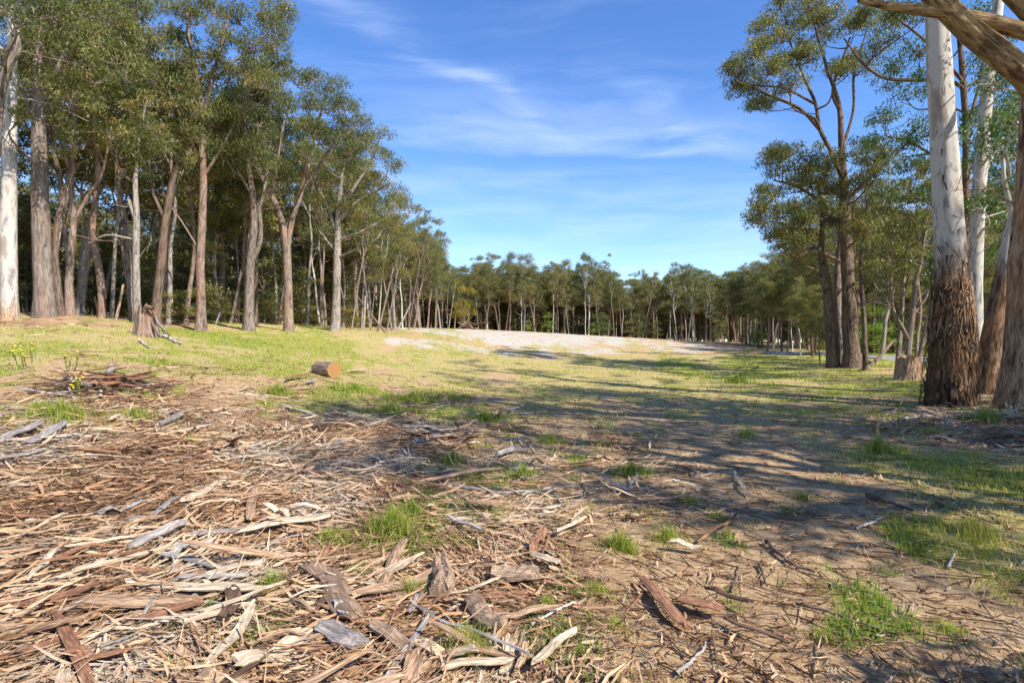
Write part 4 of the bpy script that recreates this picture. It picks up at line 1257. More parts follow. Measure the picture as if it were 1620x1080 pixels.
# ------------------------------------------------------------------ log and stumps
def stump_body(rb, rt, h, seed, broken, flare=.5, sides=36, rings=14):
    r = np.random.default_rng(seed)
    a = np.linspace(0, 2 * math.pi, sides, endpoint=False)
    V, B = [], []
    topz = h * (1 + broken * (fbm(np.cos(a) * 2.2 + seed, np.sin(a) * 2.2, seed, 3) - .5) * 1.6)
    lobes = 1 + .0 * a
    for k in range(rings):
        f = k / (rings - 1)
        z = topz * f
        rad = rb + (rt - rb) * f ** .6
        ridg = (fbm(np.cos(a) * 5 + seed * 3, np.sin(a) * 5 + z * .7, seed + 4, 3) - .5)
        root = (fbm(np.cos(a) * 1.3 + seed, np.sin(a) * 1.3, seed + 9, 2) - .2) * flare * math.exp(-f * h / (rb * .5))
        rr = rad * (1 + .32 * ridg + root)
        V.append(np.stack([rr * np.cos(a), rr * np.sin(a), z], -1))
        B.append(np.stack([np.cos(a) * rb, np.sin(a) * rb, z + 0 * a], -1))
    i = np.arange(rings - 1)[:, None] * sides
    j = np.arange(sides)[None]
    Q = np.stack([i + j, i + (j + 1) % sides, i + sides + (j + 1) % sides, i + sides + j], -1).reshape(-1, 4)
    top = V[-1]
    # the top face: rings shrinking inward, splintered
    Vt, n0 = [top * 1.0], sides
    for f in (.72, .4, .12):
        q = top.copy()
        q[:, :2] *= f
        q[:, 2] = h * (.94 - broken * .25 * (1 - f)) + (r.uniform(-1, 1, sides)) * broken * h * .10 * f
        Vt.append(q)
    return np.vstack(V), Q, np.vstack(B), np.vstack(Vt), sides


def stump(name, px, py, rb, rt, h, seed, broken, label, bark, topmat):
    p = gp(px, py)
    root = empty(name, (p[0], p[1], p[2] - .06), label, 'stump')
    V, Q, B, Vt, sides = stump_body(rb, rt, h, seed, broken)
    link('bark', mesh_np('stump_bark', V, Q, None, {'tn': V[:, 2] * 0}, False, {'bk': B}), M[bark], root)
    i = np.arange(3)[:, None] * sides
    j = np.arange(sides)[None]
    Q2 = np.stack([i + j, i + (j + 1) % sides, i + sides + (j + 1) % sides, i + sides + j], -1).reshape(-1, 4)
    T2 = np.stack([np.full(sides - 2, 3 * sides), 3 * sides + np.arange(1, sides - 1), 3 * sides + np.arange(2, sides)], -1)
    link('broken_top' if broken > .3 else 'sawn_top', mesh_np('stump_top', Vt + (0, 0, .003), Q2, T2, {'tn': Vt[:, 2] * 0}, False, {'bk': Vt * 2}), M[topmat], root)
    return root, p


st_l, _p = stump('tree_stump', 231, 531, .40, .30, .92, 5, .6, 'splintered reddish tree stump with broken top, standing in grass before the left trunks', 'pink', 'reddish brown')
for k, (a, L, z) in enumerate([(-.25, .95, .85), (-.5, .75, .6), (.9, .55, .75)]):
    g = Geo(700 + k)
    q = np.array([[math.cos(a) * .28, math.sin(a) * .28, z], [math.cos(a) * .5, math.sin(a) * .5 - .02, z * .55], [math.cos(a) * L, math.sin(a) * L, .06]])
    g.tubes(q, np.array([.03, .05, .03]), 7, .15)
    link('root_spur', g.mesh('root_spur'), M['rough'], st_l)
g = Geo(712)
g.tubes(smooth_path([[.08, -.2, .80], [.22, -.28, .96], [.45, -.34, .92]], 4), np.linspace(.11, .05, 9), 8, .25)
link('splinter', g.mesh('splinter'), M['dark'], st_l)
st_r, _p = stump('tree_stump', 1438, 601, .47, .36, .92, 8, .22, 'low grey-brown sawn stump on the right, beside the huge white-trunked gum', 'stringy', 'grey-brown')

pl = gp(529, 598)
log = empty('cut_log', (pl[0], pl[1], pl[2]), 'short thick sawn log lying in the grass, orange cut end facing the track', 'log', None, math.radians(-36))
LR, LL = .235, .74


def log_geo():
    sides, rings = 36, 12
    a = np.linspace(0, 2 * math.pi, sides, endpoint=False)
    V, B = [], []
    for k in range(rings):
        f = k / (rings - 1)
        rr = LR * (1 + .09 * (fbm(np.cos(a) * 2 + 3, np.sin(a) * 2 + f * 2, 77, 3) - .5) * 2 + .05 * (fbm(np.cos(a) * 9, np.sin(a) * 9 + f * 3, 78, 2) - .5) * 2)
        x = -LL * (1 - f) + (0 if k < rings - 1 else 0) + (.05 * (vnoise(np.cos(a) * 3, np.sin(a) * 3, 4) - .5) if k == 0 else 0)
        V.append(np.stack([x + 0 * a, rr * np.cos(a), LR * .93 + rr * np.sin(a)], -1))
        B.append(np.stack([LR * np.cos(a), LR * np.sin(a), x + 0 * a + 3], -1))
    V, B = np.vstack(V), np.vstack(B)
    i = np.arange(rings - 1)[:, None] * sides
    j = np.arange(sides)[None]
    Q = np.stack([i + j, i + (j + 1) % sides, i + sides + (j + 1) % sides, i + sides + j], -1).reshape(-1, 4)
    link('log_bark', mesh_np('log_bark', V, Q, None, {'tn': V[:, 0] * 0}, True, {'bk': B}), M['pink'], log)
    for nm, ring, off, flip in (('cut_face', V[-sides:], .004, False), ('back_face', V[:sides], -.004, True)):
        ins = ring.copy()
        c = ring.mean(0)
        ins = c + (ring - c) * .96
        ins[:, 0] += off * 3
        VV = np.vstack([ring + (off, 0, 0), ins, [c + (off * 3, 0, 0)]])
        q = np.stack([j[0], (j[0] + 1) % sides, sides + (j[0] + 1) % sides, sides + j[0]], -1)
        t3 = np.stack([sides + j[0], sides + (j[0] + 1) % sides, np.full(sides, 2 * sides)], -1)
        if flip:
            q, t3 = q[:, ::-1], t3[:, ::-1]
        link(nm, mesh_np(nm, VV, q, t3, {'tn': VV[:, 0] * 0}, False, {'bk': VV}), M['cut'], log)


log_geo()

# ------------------------------------------------------------------ bark strips, slabs, planks
def slab_mesh(L, W, T, seed, nx=8, curl=.0, bend=.0, ragged=.12, ridge=.5, wav=.0):
    r = np.random.default_rng(seed)
    ys = np.array([-.5, -.27, -.02, .24, .5])
    nt, nb = 5, 3
    xs = np.linspace(-.5, .5, nx)
    prof = 1 - .55 * np.abs(xs * 2) ** 4 * r.uniform(.2, 1) + r.normal(0, .06, nx)
    drift = np.interp(xs, np.linspace(-.5, .5, 4), r.normal(0, .12, 4)) * W
    lift = np.interp(xs, np.linspace(-.5, .5, 5), r.normal(0, wav, 5)) + bend * (xs * 2) ** 2
    rid = r.uniform(.35, 1, nt) * ridge + (1 - ridge)
    rid[[0, -1]] *= .5
    e0, e1 = r.uniform(-1, 1, 5) * ragged * L * .5, r.uniform(-1, 1, 5) * ragged * L * .5
    V, B = [], []
    for i, x in enumerate(xs):
        w_ = W * max(.25, prof[i])
        ex = e0 * (1 if i == 0 else 0) + e1 * (1 if i == nx - 1 else 0)
        cz = curl * W * (ys * 2) ** 2
        tp = np.stack([x * L + ex, ys * w_ + drift[i], T * rid * r.uniform(.75, 1.2, nt) + cz + lift[i]], -1)
        bi = [4, 2, 0]
        bt = np.stack([x * L + ex[bi], ys[bi] * w_ * .96 + drift[i], cz[bi] + lift[i] - .15 * T], -1)
        V.append(np.vstack([tp, bt]))
        B.append(np.stack([V[-1][:, 1] + seed % 97, V[-1][:, 2], V[-1][:, 0] + seed % 31], -1))
    m = nt + nb
    i = np.arange(nx - 1)[:, None] * m
    j = np.arange(m)[None]
    Q = np.stack([i + j, i + m + j, i + m + (j + 1) % m, i + (j + 1) % m], -1).reshape(-1, 4)
    last = (nx - 1) * m
    e = np.array([[0, 1, 6, 7], [1, 2, 5, 6], [2, 3, 4, 5]])
    e = np.array([[0, 7, 6, 1], [1, 6, 2, 2], [2, 6, 5, 3], [3, 5, 4, 4]])
    Tt, Qq = [], [Q]
    caps = [(0, 1, 7), (1, 6, 7), (1, 2, 6), (2, 3, 6), (3, 5, 6), (3, 4, 5)]
    Tt = [c for c in caps] + [tuple(last + q for q in c[::-1]) for c in caps]
    V = np.vstack(V)
    return mesh_np('bark_piece', V, Q, np.array(Tt), {'tn': V[:, 0] * 0}, False, {'bk': np.vstack(B)})


def lay(o, x, y, z, ang, tilt=0.0, roll=0.0):
    from mathutils import Euler
    o.rotation_euler = Euler((roll, tilt, ang))
    o.location = (x, y, z)


def slope(x, y, ang):
    e = .25
    return -math.atan2(h1(x + e * math.cos(ang), y + e * math.sin(ang)) - h1(x - e * math.cos(ang), y - e * math.sin(ang)), 2 * e)


SLABS = [
    # ends in photo pixels, width px, thickness m, tone, label
    (125, 922, 290, 874, 15, .035, 'pale straw-coloured', 'long pale split plank lying diagonally across the left litter', 'wood_plank'),
    (203, 880, 290, 840, 22, .06, 'weathered grey', 'ridged grey bark slab resting on the upper end of the long pale plank', 'bark_slab'),
    (104, 883, 212, 866, 9, .02, 'pale straw-coloured', 'narrow pale sliver left of the ridged grey slab', 'wood_plank'),
    (380, 853, 527, 827, 14, .03, 'pale straw-coloured', 'long pale plank running right towards the green tuft', 'wood_plank'),
    (300, 860, 420, 845, 8, .02, 'weathered grey', 'thin grey strip continuing the line of the long right-hand plank', 'bark_strip'),
    (330, 925, 415, 906, 13, .03, 'pale straw-coloured', 'short yellowish plank with grass growing round its right end', 'wood_plank'),
    (210, 944, 415, 956, 13, .03, 'pale straw-coloured', 'long straight pale plank, uppermost of the pair lying level at lower left', 'wood_plank'),
    (130, 970, 320, 966, 26, .05, 'tan', 'broad tan slab lying level at lower left, under the straight pale plank', 'bark_slab'),
    (222, 1000, 318, 973, 12, .03, 'reddish brown', 'red-brown strip crossing the end of the broad tan slab', 'bark_strip'),
    (285, 1003, 397, 980, 11, .03, 'pale straw-coloured', 'pale narrow plank below the red-brown strip', 'wood_plank'),
    (263, 894, 347, 913, 10, .025, 'weathered grey', 'grey-white strip pointing down towards the yellowish plank', 'bark_strip'),
    (297, 806, 350, 772, 20, .04, 'pale straw-coloured', 'bright pale chunk standing out in the middle of the left litter', 'wood_chunk'),
    (391, 836, 406, 780, 14, .03, 'tan', 'tan shard pointing away towards the log', 'bark_slab'),
    (499, 913, 560, 1000, 40, .07, 'grey-brown', 'large flat bark slab, widest piece at bottom centre left', 'bark_slab'),
    (505, 1010, 570, 1046, 24, .05, 'weathered grey', 'whitish grey slab below the large flat bark slab', 'bark_slab'),
    (590, 1010, 640, 1045, 26, .05, 'grey-brown', 'fissured brown slab overlapping right of the whitish grey slab', 'bark_slab'),
    (604, 945, 637, 872, 18, .04, 'tan', 'upright-lying tan strip between two bright tufts', 'bark_slab'),
    (690, 965, 706, 912, 34, .09, 'grey-brown', 'dark grey blocky chunk of bark at bottom centre', 'bark_chunk'),
    (741, 972, 795, 1016, 34, .06, 'grey-brown', 'blocky brown chunk right of the tall bottom tuft', 'bark_chunk'),
    (781, 924, 852, 926, 22, .06, 'grey-brown', 'level thick brown chunk right of the dark grey chunk', 'bark_chunk'),
    (842, 892, 882, 909, 16, .03, 'pale straw-coloured', 'small pale curled flake above the level brown chunk', 'bark_slab'),
    (879, 858, 924, 833, 10, .02, 'pale straw-coloured', 'small pale splinter right of centre pointing up to the right', 'wood_plank'),
    (743, 808, 787, 813, 12, .04, 'tan', 'short tan block under the long curved branch', 'bark_chunk'),
    (712, 835, 764, 855, 10, .03, 'weathered grey', 'short grey stick-like strip under the long curved branch', 'bark_strip'),
    (842, 1078, 912, 1014, 15, .03, 'pale straw-coloured', 'pale plank at the bottom edge leaning right', 'wood_plank'),
    (818, 1082, 834, 1040, 12, .03, 'tan', 'short tan strip at the bottom edge beside the pale leaning plank', 'bark_strip'),
    (700, 1078, 812, 1068, 11, .03, 'pale straw-coloured', 'level pale plank along the bottom edge', 'wood_plank'),
    (640, 1070, 684, 1036, 8, .02, 'reddish brown', 'short red-brown splinter left of the tall bottom tuft', 'bark_strip'),
    (1060, 872, 1108, 880, 9, .02, 'pale straw-coloured', 'small cream splinter on the bare track, right of the twin tufts', 'wood_plank'),
    (1075, 966, 1142, 985, 20, .03, 'reddish brown', 'broad red-brown flake on the bare track', 'bark_slab'),
    (1115, 950, 1188, 976, 10, .03, 'dark brown', 'dark narrow strip above the broad red-brown flake', 'bark_strip'),
    (1020, 930, 1085, 1010, 22, .02, 'reddish brown', 'frayed red-brown bark sheet at the edge of the bare track', 'bark_slab'),
    (1150, 1000, 1240, 1035, 10, .02, 'dark brown', 'dark strip pointing to the lower right on the bare track', 'bark_strip'),
    (40, 712, 105, 677, 18, .05, 'weathered grey', 'thick grey slab heaped at the left edge', 'bark_slab'),
    (0, 706, 62, 676, 16, .05, 'weathered grey', 'grey slab at the left margin behind the thick grey slab', 'bark_slab'),
    (0, 740, 70, 722, 12, .03, 'weathered grey', 'grey strip below the thick grey slab at the left edge', 'bark_strip'),
    (340, 716, 362, 700, 8, .03, 'tan', 'left half of a small tent of two propped strips', 'bark_strip'),
    (360, 700, 384, 722, 8, .03, 'reddish brown', 'right half of a small tent of two propped strips', 'bark_strip'),
    (253, 680, 285, 664, 12, .05, 'weathered grey', 'dark grey chunk at the right foot of the dark heap', 'bark_chunk'),
    (172, 672, 190, 662, 8, .03, 'pale straw-coloured', 'small whitish chip in the grass below the dark heap', 'wood_chunk'),
    (175, 598, 178, 584, 10, .05, 'weathered grey', 'pale upright stub behind the dark heap', 'wood_chunk'),
    (790, 728, 815, 718, 12, .05, 'weathered grey', 'small grey block in the middle of the clearing', 'bark_chunk'),
    (455, 606, 490, 598, 7, .05, 'reddish brown', 'red-brown bark flake lying left of the cut log', 'bark_slab'),
    (478, 612, 500, 606, 6, .04, 'weathered grey', 'grey flake below the red-brown one left of the cut log', 'bark_slab'),
    (548, 592, 580, 588, 5, .04, 'pale straw-coloured', 'pale sliver right of the cut log', 'wood_plank'),
    (0, 606, 42, 598, 6, .04, 'tan', 'tan strip at the left margin below the yellow flowers', 'bark_strip'),
    (0, 612, 90, 604, 7, .05, 'tan', 'long tan strip leading into the dark heap from the left', 'bark_strip'),
]
for k, (x1, y1, x2, y2, wpx, th, tone, label, nm) in enumerate(SLABS):
    a, b = gp(x1, y1), gp(x2, y2)
    c = (a + b) / 2
    v = b - a
    L = float(np.linalg.norm(v[:2]))
    Wd = wpx / F * c[1] * (1.0 if abs(v[0]) < abs(v[1]) else 1.7)
    Wd = min(Wd, L * .7)
    me = slab_mesh(L, Wd, th * (1 if 'chunk' in nm else .6), 900 + k, 16 if L > .4 else 9, random.Random(k).uniform(-.06, .1), 0, .14, .6, .008)
    o = link(nm, me, M[tone])
    ang = math.atan2(v[1], v[0])
    z = h1(c[0], c[1]) + .075 + (.05 if 'propped' in label else 0)
    lay(o, c[0], c[1], z, ang, -math.atan2(v[2], L) + (.35 if 'left half' in label else -.35 if 'right half' in label else 0), random.Random(k + 50).uniform(-.12, .12))
    tag(o, label, {'wood_plank': 'plank', 'bark_slab': 'bark slab', 'bark_strip': 'bark strip', 'wood_chunk': 'wood chunk', 'bark_chunk': 'bark chunk'}[nm])

# countable strips scattered over the litter: shared shapes, each its own object
STRIPS = [slab_mesh(L, Wd, T, 300 + i, 7, c, 0, .2, .5, .02) for i, (L, Wd, T, c) in enumerate(
    [(.9, .055, .018, .10), (.7, .04, .014, .2), (.55, .05, .015, -.1), (.45, .03, .012, .2), (.6, .075, .018, .15), (.35, .05, .015, .1), (.30, .07, .02, .1), (.8, .03, .012, .0), (.5, .022, .01, .0), (.4, .09, .02, .18), (1.1, .045, .016, .1), (.25, .04, .014, .2)])]
_rl = np.random.default_rng(404)
LMARKS = [(60, 700, 'the thick grey slab'), (200, 620, 'the dark heap'), (330, 790, 'the bright pale chunk'), (250, 860, 'the ridged grey slab'), (60, 850, 'the left picture edge'), (60, 1000, 'the lower left corner'), (230, 960, 'the broad tan slab'), (400, 990, 'the bottom edge left of centre'),
          (540, 960, 'the large flat bark slab'), (450, 830, 'the long right-hand plank'), (480, 740, 'the shadowed grass patch'), (640, 700, 'the shaggy bark heap'), (700, 940, 'the dark grey blocky chunk'), (640, 810, 'the big green tuft'), (800, 780, 'the long curved branch'),
          (820, 930, 'the level brown chunk'), (800, 1050, 'the bottom edge'), (950, 900, 'the twin tufts'), (1050, 980, 'the frayed bark sheet'), (520, 600, 'the cut log'), (360, 690, 'the tent of two strips'), (250, 745, 'the shaded edge of the litter'), (130, 760, 'the pale upper litter'),
          (1540, 660, 'the huge white-trunked gum'), (1300, 900, 'the bare track')]


def lmark(x, y, z):
    px, py = 810 + F * x / y, 540 - F * (z - CAM_H) / y
    m = min(LMARKS, key=lambda m: (m[0] - px) ** 2 + 1.6 * (m[1] - py) ** 2)
    dx, dy = px - m[0], (py - m[1]) * 1.5
    if 'edge' in m[2] or 'corner' in m[2]:
        return 'close to ' + m[2]
    return ('right of ' if dx > 0 else 'left of ') + m[2] if abs(dx) > abs(dy) else ('in front of ' if dy > 0 else 'beyond ') + m[2]


def put_strip(x, y, lift, ang, tilt, roll, tone, size, mi, where=None, group='bark strips littering the clearing'):
    o = bpy.data.objects.new('bark_strip', STRIPS[mi])
    COL.objects.link(o)
    if not STRIPS[mi].materials:
        STRIPS[mi].materials.append(M['tan'])
    o.material_slots[0].link = 'OBJECT'
    o.material_slots[0].material = M[tone]
    z = h1(x, y) + lift
    o.scale = (size, size, size)
    lay(o, x, y, z, ang, slope(x, y, ang) + tilt, roll)
    L, Wd = STRIPS[mi].dimensions[:2] if hasattr(STRIPS[mi], 'dimensions') else (0, 0)
    kind = ('long' if mi in (0, 7, 10) else 'broad' if mi in (4, 6, 9) else 'thin' if mi in (3, 8) else 'short' if mi in (5, 11) else 'curled')
    tag(o, f'{kind} {tone} bark strip {where or "lying " + lmark(x, y, z)}', 'bark strip', group)


TN = list(TONES)[1:]
k = 0
while k < 185:
    r_ = math.exp(_rl.uniform(math.log(2.6), math.log(13)))
    th_ = math.radians(_rl.uniform(-43, 22))
    x, y = r_ * math.sin(th_), r_ * math.cos(th_)
    c = cover(np.array([x]), np.array([y]))[0]
    if _rl.random() > c[3] * (1 - .6 * c[1]):
        continue
    tone = TN[_rl.choice(5, p=[.12, .2, .33, .2, .15])]
    put_strip(x, y, _rl.uniform(.03, .09), math.radians(_rl.normal(38, 45)), _rl.normal(0, .08), _rl.normal(0, .25), tone, _rl.uniform(.7, 1.25), int(_rl.integers(12)))
    k += 1


def heap(px, py, n, sx, sy, hh, tones, where, group):
    c = gp(px, py)
    for _ in range(n):
        u, v = _rl.normal(0, .45, 2)
        x, y = c[0] + u * sx, c[1] + v * sy
        z = hh * math.exp(-(u * u + v * v) * 1.6) * _rl.uniform(.2, 1)
        put_strip(x, y, z, math.radians(_rl.normal(10, 38)), _rl.normal(0, .16), _rl.normal(0, .5), tones[_rl.integers(len(tones))], _rl.uniform(.8, 1.35), int(_rl.choice([0, 1, 2, 4, 7, 8, 10])), where, group)


heap(165, 618, 52, 1.3, .6, .42, ['dark brown', 'dark brown', 'reddish brown', 'weathered grey'], 'in the dark bark heap', 'strips in the dark heap')
heap(700, 694, 28, .62, .45, .20, ['weathered grey', 'tan', 'tan', 'dark brown'], 'in the shaggy bark heap', 'strips in the shaggy heap')
heap(1535, 662, 22, 1.1, .5, .08, ['weathered grey', 'tan', 'pale straw-coloured'], 'under the huge white-trunked gum', 'strips under the white-trunked gum')

# ------------------------------------------------------------------ uncountable litter, twigs, dry leaves
def scatter(n, r0, r1, a0, a1, rg):
    r_ = np.exp(rg.uniform(math.log(r0), math.log(r1), n))
    th_ = np.radians(rg.uniform(a0, a1, n))
    return r_ * np.sin(th_), r_ * np.cos(th_), r_


def ribbons(g, x, y, z, ang, L, W, tilt, roll, tn, curl, nx=3):
    """flat flakes: nx rows of two vertices"""
    n = len(x)
    t_ = np.linspace(-.5, .5, nx)
    D = np.stack([np.cos(ang) * np.cos(tilt), np.sin(ang) * np.cos(tilt), np.sin(tilt)], -1)
    S = np.stack([-np.sin(ang) * np.cos(roll), np.cos(ang) * np.cos(roll), np.sin(roll)], -1)
    C = np.stack([x, y, z], -1)
    V = np.empty((n, nx, 2, 3))
    jit = g.r.uniform(.55, 1.1, (n, nx, 2))
    jit[:, 0] *= .5
    jit[:, -1] *= .5
    bow = g.r.normal(0, .075, n) * L
    for i, tt in enumerate(t_):
        mid = C + D * (L * tt)[:, None]
        mid[:, 2] += curl * (tt * 2) ** 2 * L
        side = g.r.normal(0, .16, n)
        mid = mid + S * (bow * (1 - (tt * 2) ** 2))[:, None]
        for s_ in (0, 1):
            V[:, i, s_] = mid + S * (W * (s_ - .5) * jit[:, i, s_] + side * W)[:, None]
    b = np.empty_like(V)
    b[..., 0] = (np.arange(2) * W[:, None] - .5)[:, None, :] + (x * 37 % 11)[:, None, None]
    b[..., 1] = (y * 53 % 7)[:, None, None]
    b[..., 2] = (L[:, None] * t_[None])[:, :, None] + (x * 13 % 5)[:, None, None]
    base = np.arange(n)[:, None] * (nx * 2)
    Q = np.concatenate([base + np.array([2 * i, 2 * i + 1, 2 * i + 3, 2 * i + 2]) for i in range(nx - 1)], 0)
    g.add(V, Q, None, np.repeat(tn, nx * 2), b)


def litter():
    g = Geo(55)
    rg = g.r
    x, y, r_ = scatter(430000, 1.8, 26, -58, 60, rg)
    c = cover(x, y)
    keep = rg.random(len(x)) < (c[:, 3] * (1 - .45 * c[:, 1]) * .44 + .03) * np.clip(1.6 - r_ / 20, .15, 1)
    x, y, r_, b = x[keep], y[keep], r_[keep], c[keep, 3]
    n = len(x)
    kd = rg.random(n)
    L = np.select([kd < .30, kd < .74, kd < .94], [.012 + .03 * rg.random(n), .06 + rg.gamma(1.8, .07, n), .12 + rg.gamma(2, .085, n)], .05 + rg.gamma(2, .035, n)) * (.8 + r_ / 14) * (.65 + .4 * b)
    W = np.select([kd < .30, kd < .74, kd < .94], [rg.uniform(.004, .011, n), rg.uniform(.002, .0065, n), rg.uniform(.006, .024, n)], rg.uniform(.012, .034, n)) * (.75 + r_ / 9)
    L = np.minimum(L, .42 + r_ / 40)
    thin = np.clip((b - .08) / .3, 0, 1)                # on bare ground only crumbs and fibres are left
    L *= .55 + .45 * thin
    W_thin = .45 + .55 * thin
    W = W * W_thin
    z = H(x, y) + rg.uniform(.004, .045, n) * b * np.where(kd > .74, 1.6, 1.0) + .006 + (fbm(x * 4, y * 4, 61, 4) - .5) * .10 * b
    tone = np.clip((fbm(x * 1.1, y * 1.1, 71, 3) - .5) * 1.25 + .54 + rg.normal(0, .17, n) - .16 * (1 - thin), 0, 1)
    ang = np.radians(28 + rg.normal(0, 34, n) + 230 * (fbm(x * .7, y * .7, 5, 2) - .5))
    ribbons(g, x, y, z, ang, L, W, rg.normal(0, .17, n), rg.normal(0, .45, n), tone, rg.normal(.02, .06, n), 4)
    o = link('bark_litter', g.mesh('bark_litter', False), M['litter'])
    tag(o, 'carpet of shredded bark and splinters over the clearing floor', 'litter', None, 'stuff')
    # fallen gum leaves
    g = Geo(56)
    rg = g.r
    x, y, r_ = scatter(7500, 1.8, 16, -58, 60, rg)
    n = len(x)
    L = rg.uniform(.04, .09, n)
    ribbons(g, x, y, H(x, y) + .018 + rg.uniform(0, .02, n), rg.uniform(0, 6.28, n), L, L * rg.uniform(.2, .32, n), rg.normal(0, .2, n), rg.normal(0, .4, n), np.clip(rg.normal(.33, .16, n), 0, 1), rg.normal(0, .1, n))
    tag(link('fallen_leaves', g.mesh('fallen_leaves', False), M['litter']), 'dry gum leaves strewn over the ground', 'leaves', None, 'stuff')
    # twigs
    g = Geo(57)
    rg = g.r
    x, y, r_ = scatter(6000, 2.0, 20, -50, 58, rg)
    n = len(x)
    ang = np.radians(rg.normal(-28, 50, n))
    L = rg.gamma(2.2, .10, n) + .05
    P = np.empty((n, 4, 3))
    for i, tt in enumerate(np.linspace(-.5, .5, 4)):
        P[:, i, 0] = x + np.cos(ang) * L * tt + rg.normal(0, .06, n) * L
        P[:, i, 1] = y + np.sin(ang) * L * tt + rg.normal(0, .06, n) * L
    P[:, :, 2] = H(P[:, :, 0], P[:, :, 1]) + rg.uniform(.004, .03, (n, 4))
    R = np.tile([1, .9, .7, .4], (n, 1)) * (rg.uniform(.0018, .0045, (n, 1)) * (1 + r_[:, None] / 9))
    tn = np.clip(np.repeat(rg.choice([.08, .15, .25, .6, .9], n, p=[.3, .25, .2, .1, .15]), 12), 0, 1)
    g.tubes(P, R, 3, a=tn.reshape(n, 4, 3))
    tag(link('twigs', g.mesh('twigs', False), M['litter']), 'thin dark twigs scattered on the track', 'twigs', None, 'stuff')


litter()

# ------------------------------------------------------------------ grass
def blades(g, x, y, z, h, w, tn, lean):
    n = len(x)
    a = g.r.uniform(0, 6.28, n)
    f = np.stack([np.cos(a), np.sin(a), 0 * a], -1)
    s_ = np.stack([-np.sin(a), np.cos(a), 0 * a], -1)
    C = np.stack([x, y, z], -1)
    up = np.array([0, 0, 1.0])
    m = C + f * (h * lean * .28)[:, None] + up * (h * .58)[:, None]
    t = C + f * (h * lean)[:, None] + up * (h * np.clip(1 - .45 * lean, .25, 1))[:, None]
    V = np.stack([C - s_ * w[:, None] * .5, C + s_ * w[:, None] * .5, m + s_ * w[:, None] * .4, m - s_ * w[:, None] * .4, t], 1)
    b = np.arange(n)[:, None] * 5
    g.add(V, b + np.array([0, 1, 2, 3]), b + np.array([3, 2, 4]), np.repeat(tn, 5))


TUFTS = [(1000, 752, 72, 30, 300, .12, 'broad bright green tuft on the right half of the clearing'), (828, 757, 42, 34, 150, .2, 'upright green tuft in the middle, above the long curved branch'), (716, 735, 34, 34, 110, .22, 'slim green tuft above the big green tuft'),
          (766, 664, 44, 24, 160, .2, 'dark green tuft in the distance right of the shaggy heap'), (622, 845, 76, 62, 420, .22, 'big green tuft beside the long right-hand plank'), (652, 815, 40, 40, 150, .2, 'tuft growing behind the big green tuft'),
          (742, 1040, 90, 70, 300, .34, 'tall pale green tuft with long arching blades at bottom centre'), (568, 918, 56, 36, 260, .14, 'small vivid green tuft above the large flat bark slab'), (984, 868, 62, 40, 260, .26, 'left one of the twin tufts right of centre'),
          (1058, 858, 44, 38, 140, .34, 'right one of the twin tufts right of centre'), (428, 938, 60, 46, 230, .24, 'tuft growing through the end of the straight pale plank'), (520, 862, 60, 34, 220, .24, 'tuft at the tip of the long right-hand plank'), (652, 950, 44, 54, 120, .26, 'wispy tuft between the tan strip and the dark grey chunk'),
          (405, 888, 34, 26, 90, .2, 'small tuft left of the tuft on the long plank'), (615, 985, 44, 34, 110, .36, 'yellowish tuft right of the large flat bark slab'), (972, 992, 44, 26, 90, .42, 'thin yellow-green sprig on the bare track edge'), (865, 962, 40, 28, 110, .36, 'sparse tuft right of the level brown chunk'),
          (945, 940, 46, 30, 110, .36, 'sparse tuft above the thin yellow-green sprig'), (1392, 715, 40, 40, 120, .32, 'grass clump with tall dry stalks on the right'), (1135, 822, 40, 18, 90, .26, 'low tuft lying in the dappled shade of the track'), (1270, 790, 24, 20, 60, .3, 'small tuft in the tree shadow on the track'),
          (1545, 850, 110, 40, 420, .46, 'wide yellow-green grass mound on the right'), (1500, 1000, 60, 24, 140, .4, 'low tuft near the lower right corner'), (1300, 1010, 40, 26, 90, .4, 'sprig at the edge of the bottom right shadow'), (270, 1070, 60, 40, 160, .24, 'tuft at the bottom edge on the left'),
          (155, 1075, 36, 30, 70, .24, 'small tuft at the bottom edge near the left corner'), (330, 1060, 46, 24, 100, .26, 'low tuft right of the tuft at the bottom left edge'), (96, 690 - 30, 110, 36, 380, .26, 'spreading grass clump below the dark heap'), (60, 650, 60, 24, 160, .3, 'low grass clump at the left margin'),
          (215, 660, 70, 22, 200, .28, 'grass under the right foot of the dark heap'), (440, 625, 70, 26, 240, .22, 'shaded grass clump left of the cut log'), (560, 620, 90, 22, 260, .24, 'grass clump below the cut log'), (650, 635, 84, 22, 420, .26, 'grass patch below and right of the cut log'),
          (870, 700, 50, 20, 130, .28, 'small grass patch in the middle distance'), (1180, 690, 40, 18, 80, .38, 'faded tuft in the shade of the middle track'), (1165, 606, 36, 22, 110, .2, 'dark green tuft far off on the slope'), (1480, 690, 60, 22, 160, .36, 'grass at the foot of the right shade'),
          (1560, 665, 60, 28, 150, .3, 'tuft growing through bark below the stringy gum'), (620, 655, 60, 26, 200, .26, 'grass behind the shaggy heap'), (300, 700, 30, 20, 40, .4, 'thin sprig in the shade of the left litter')]


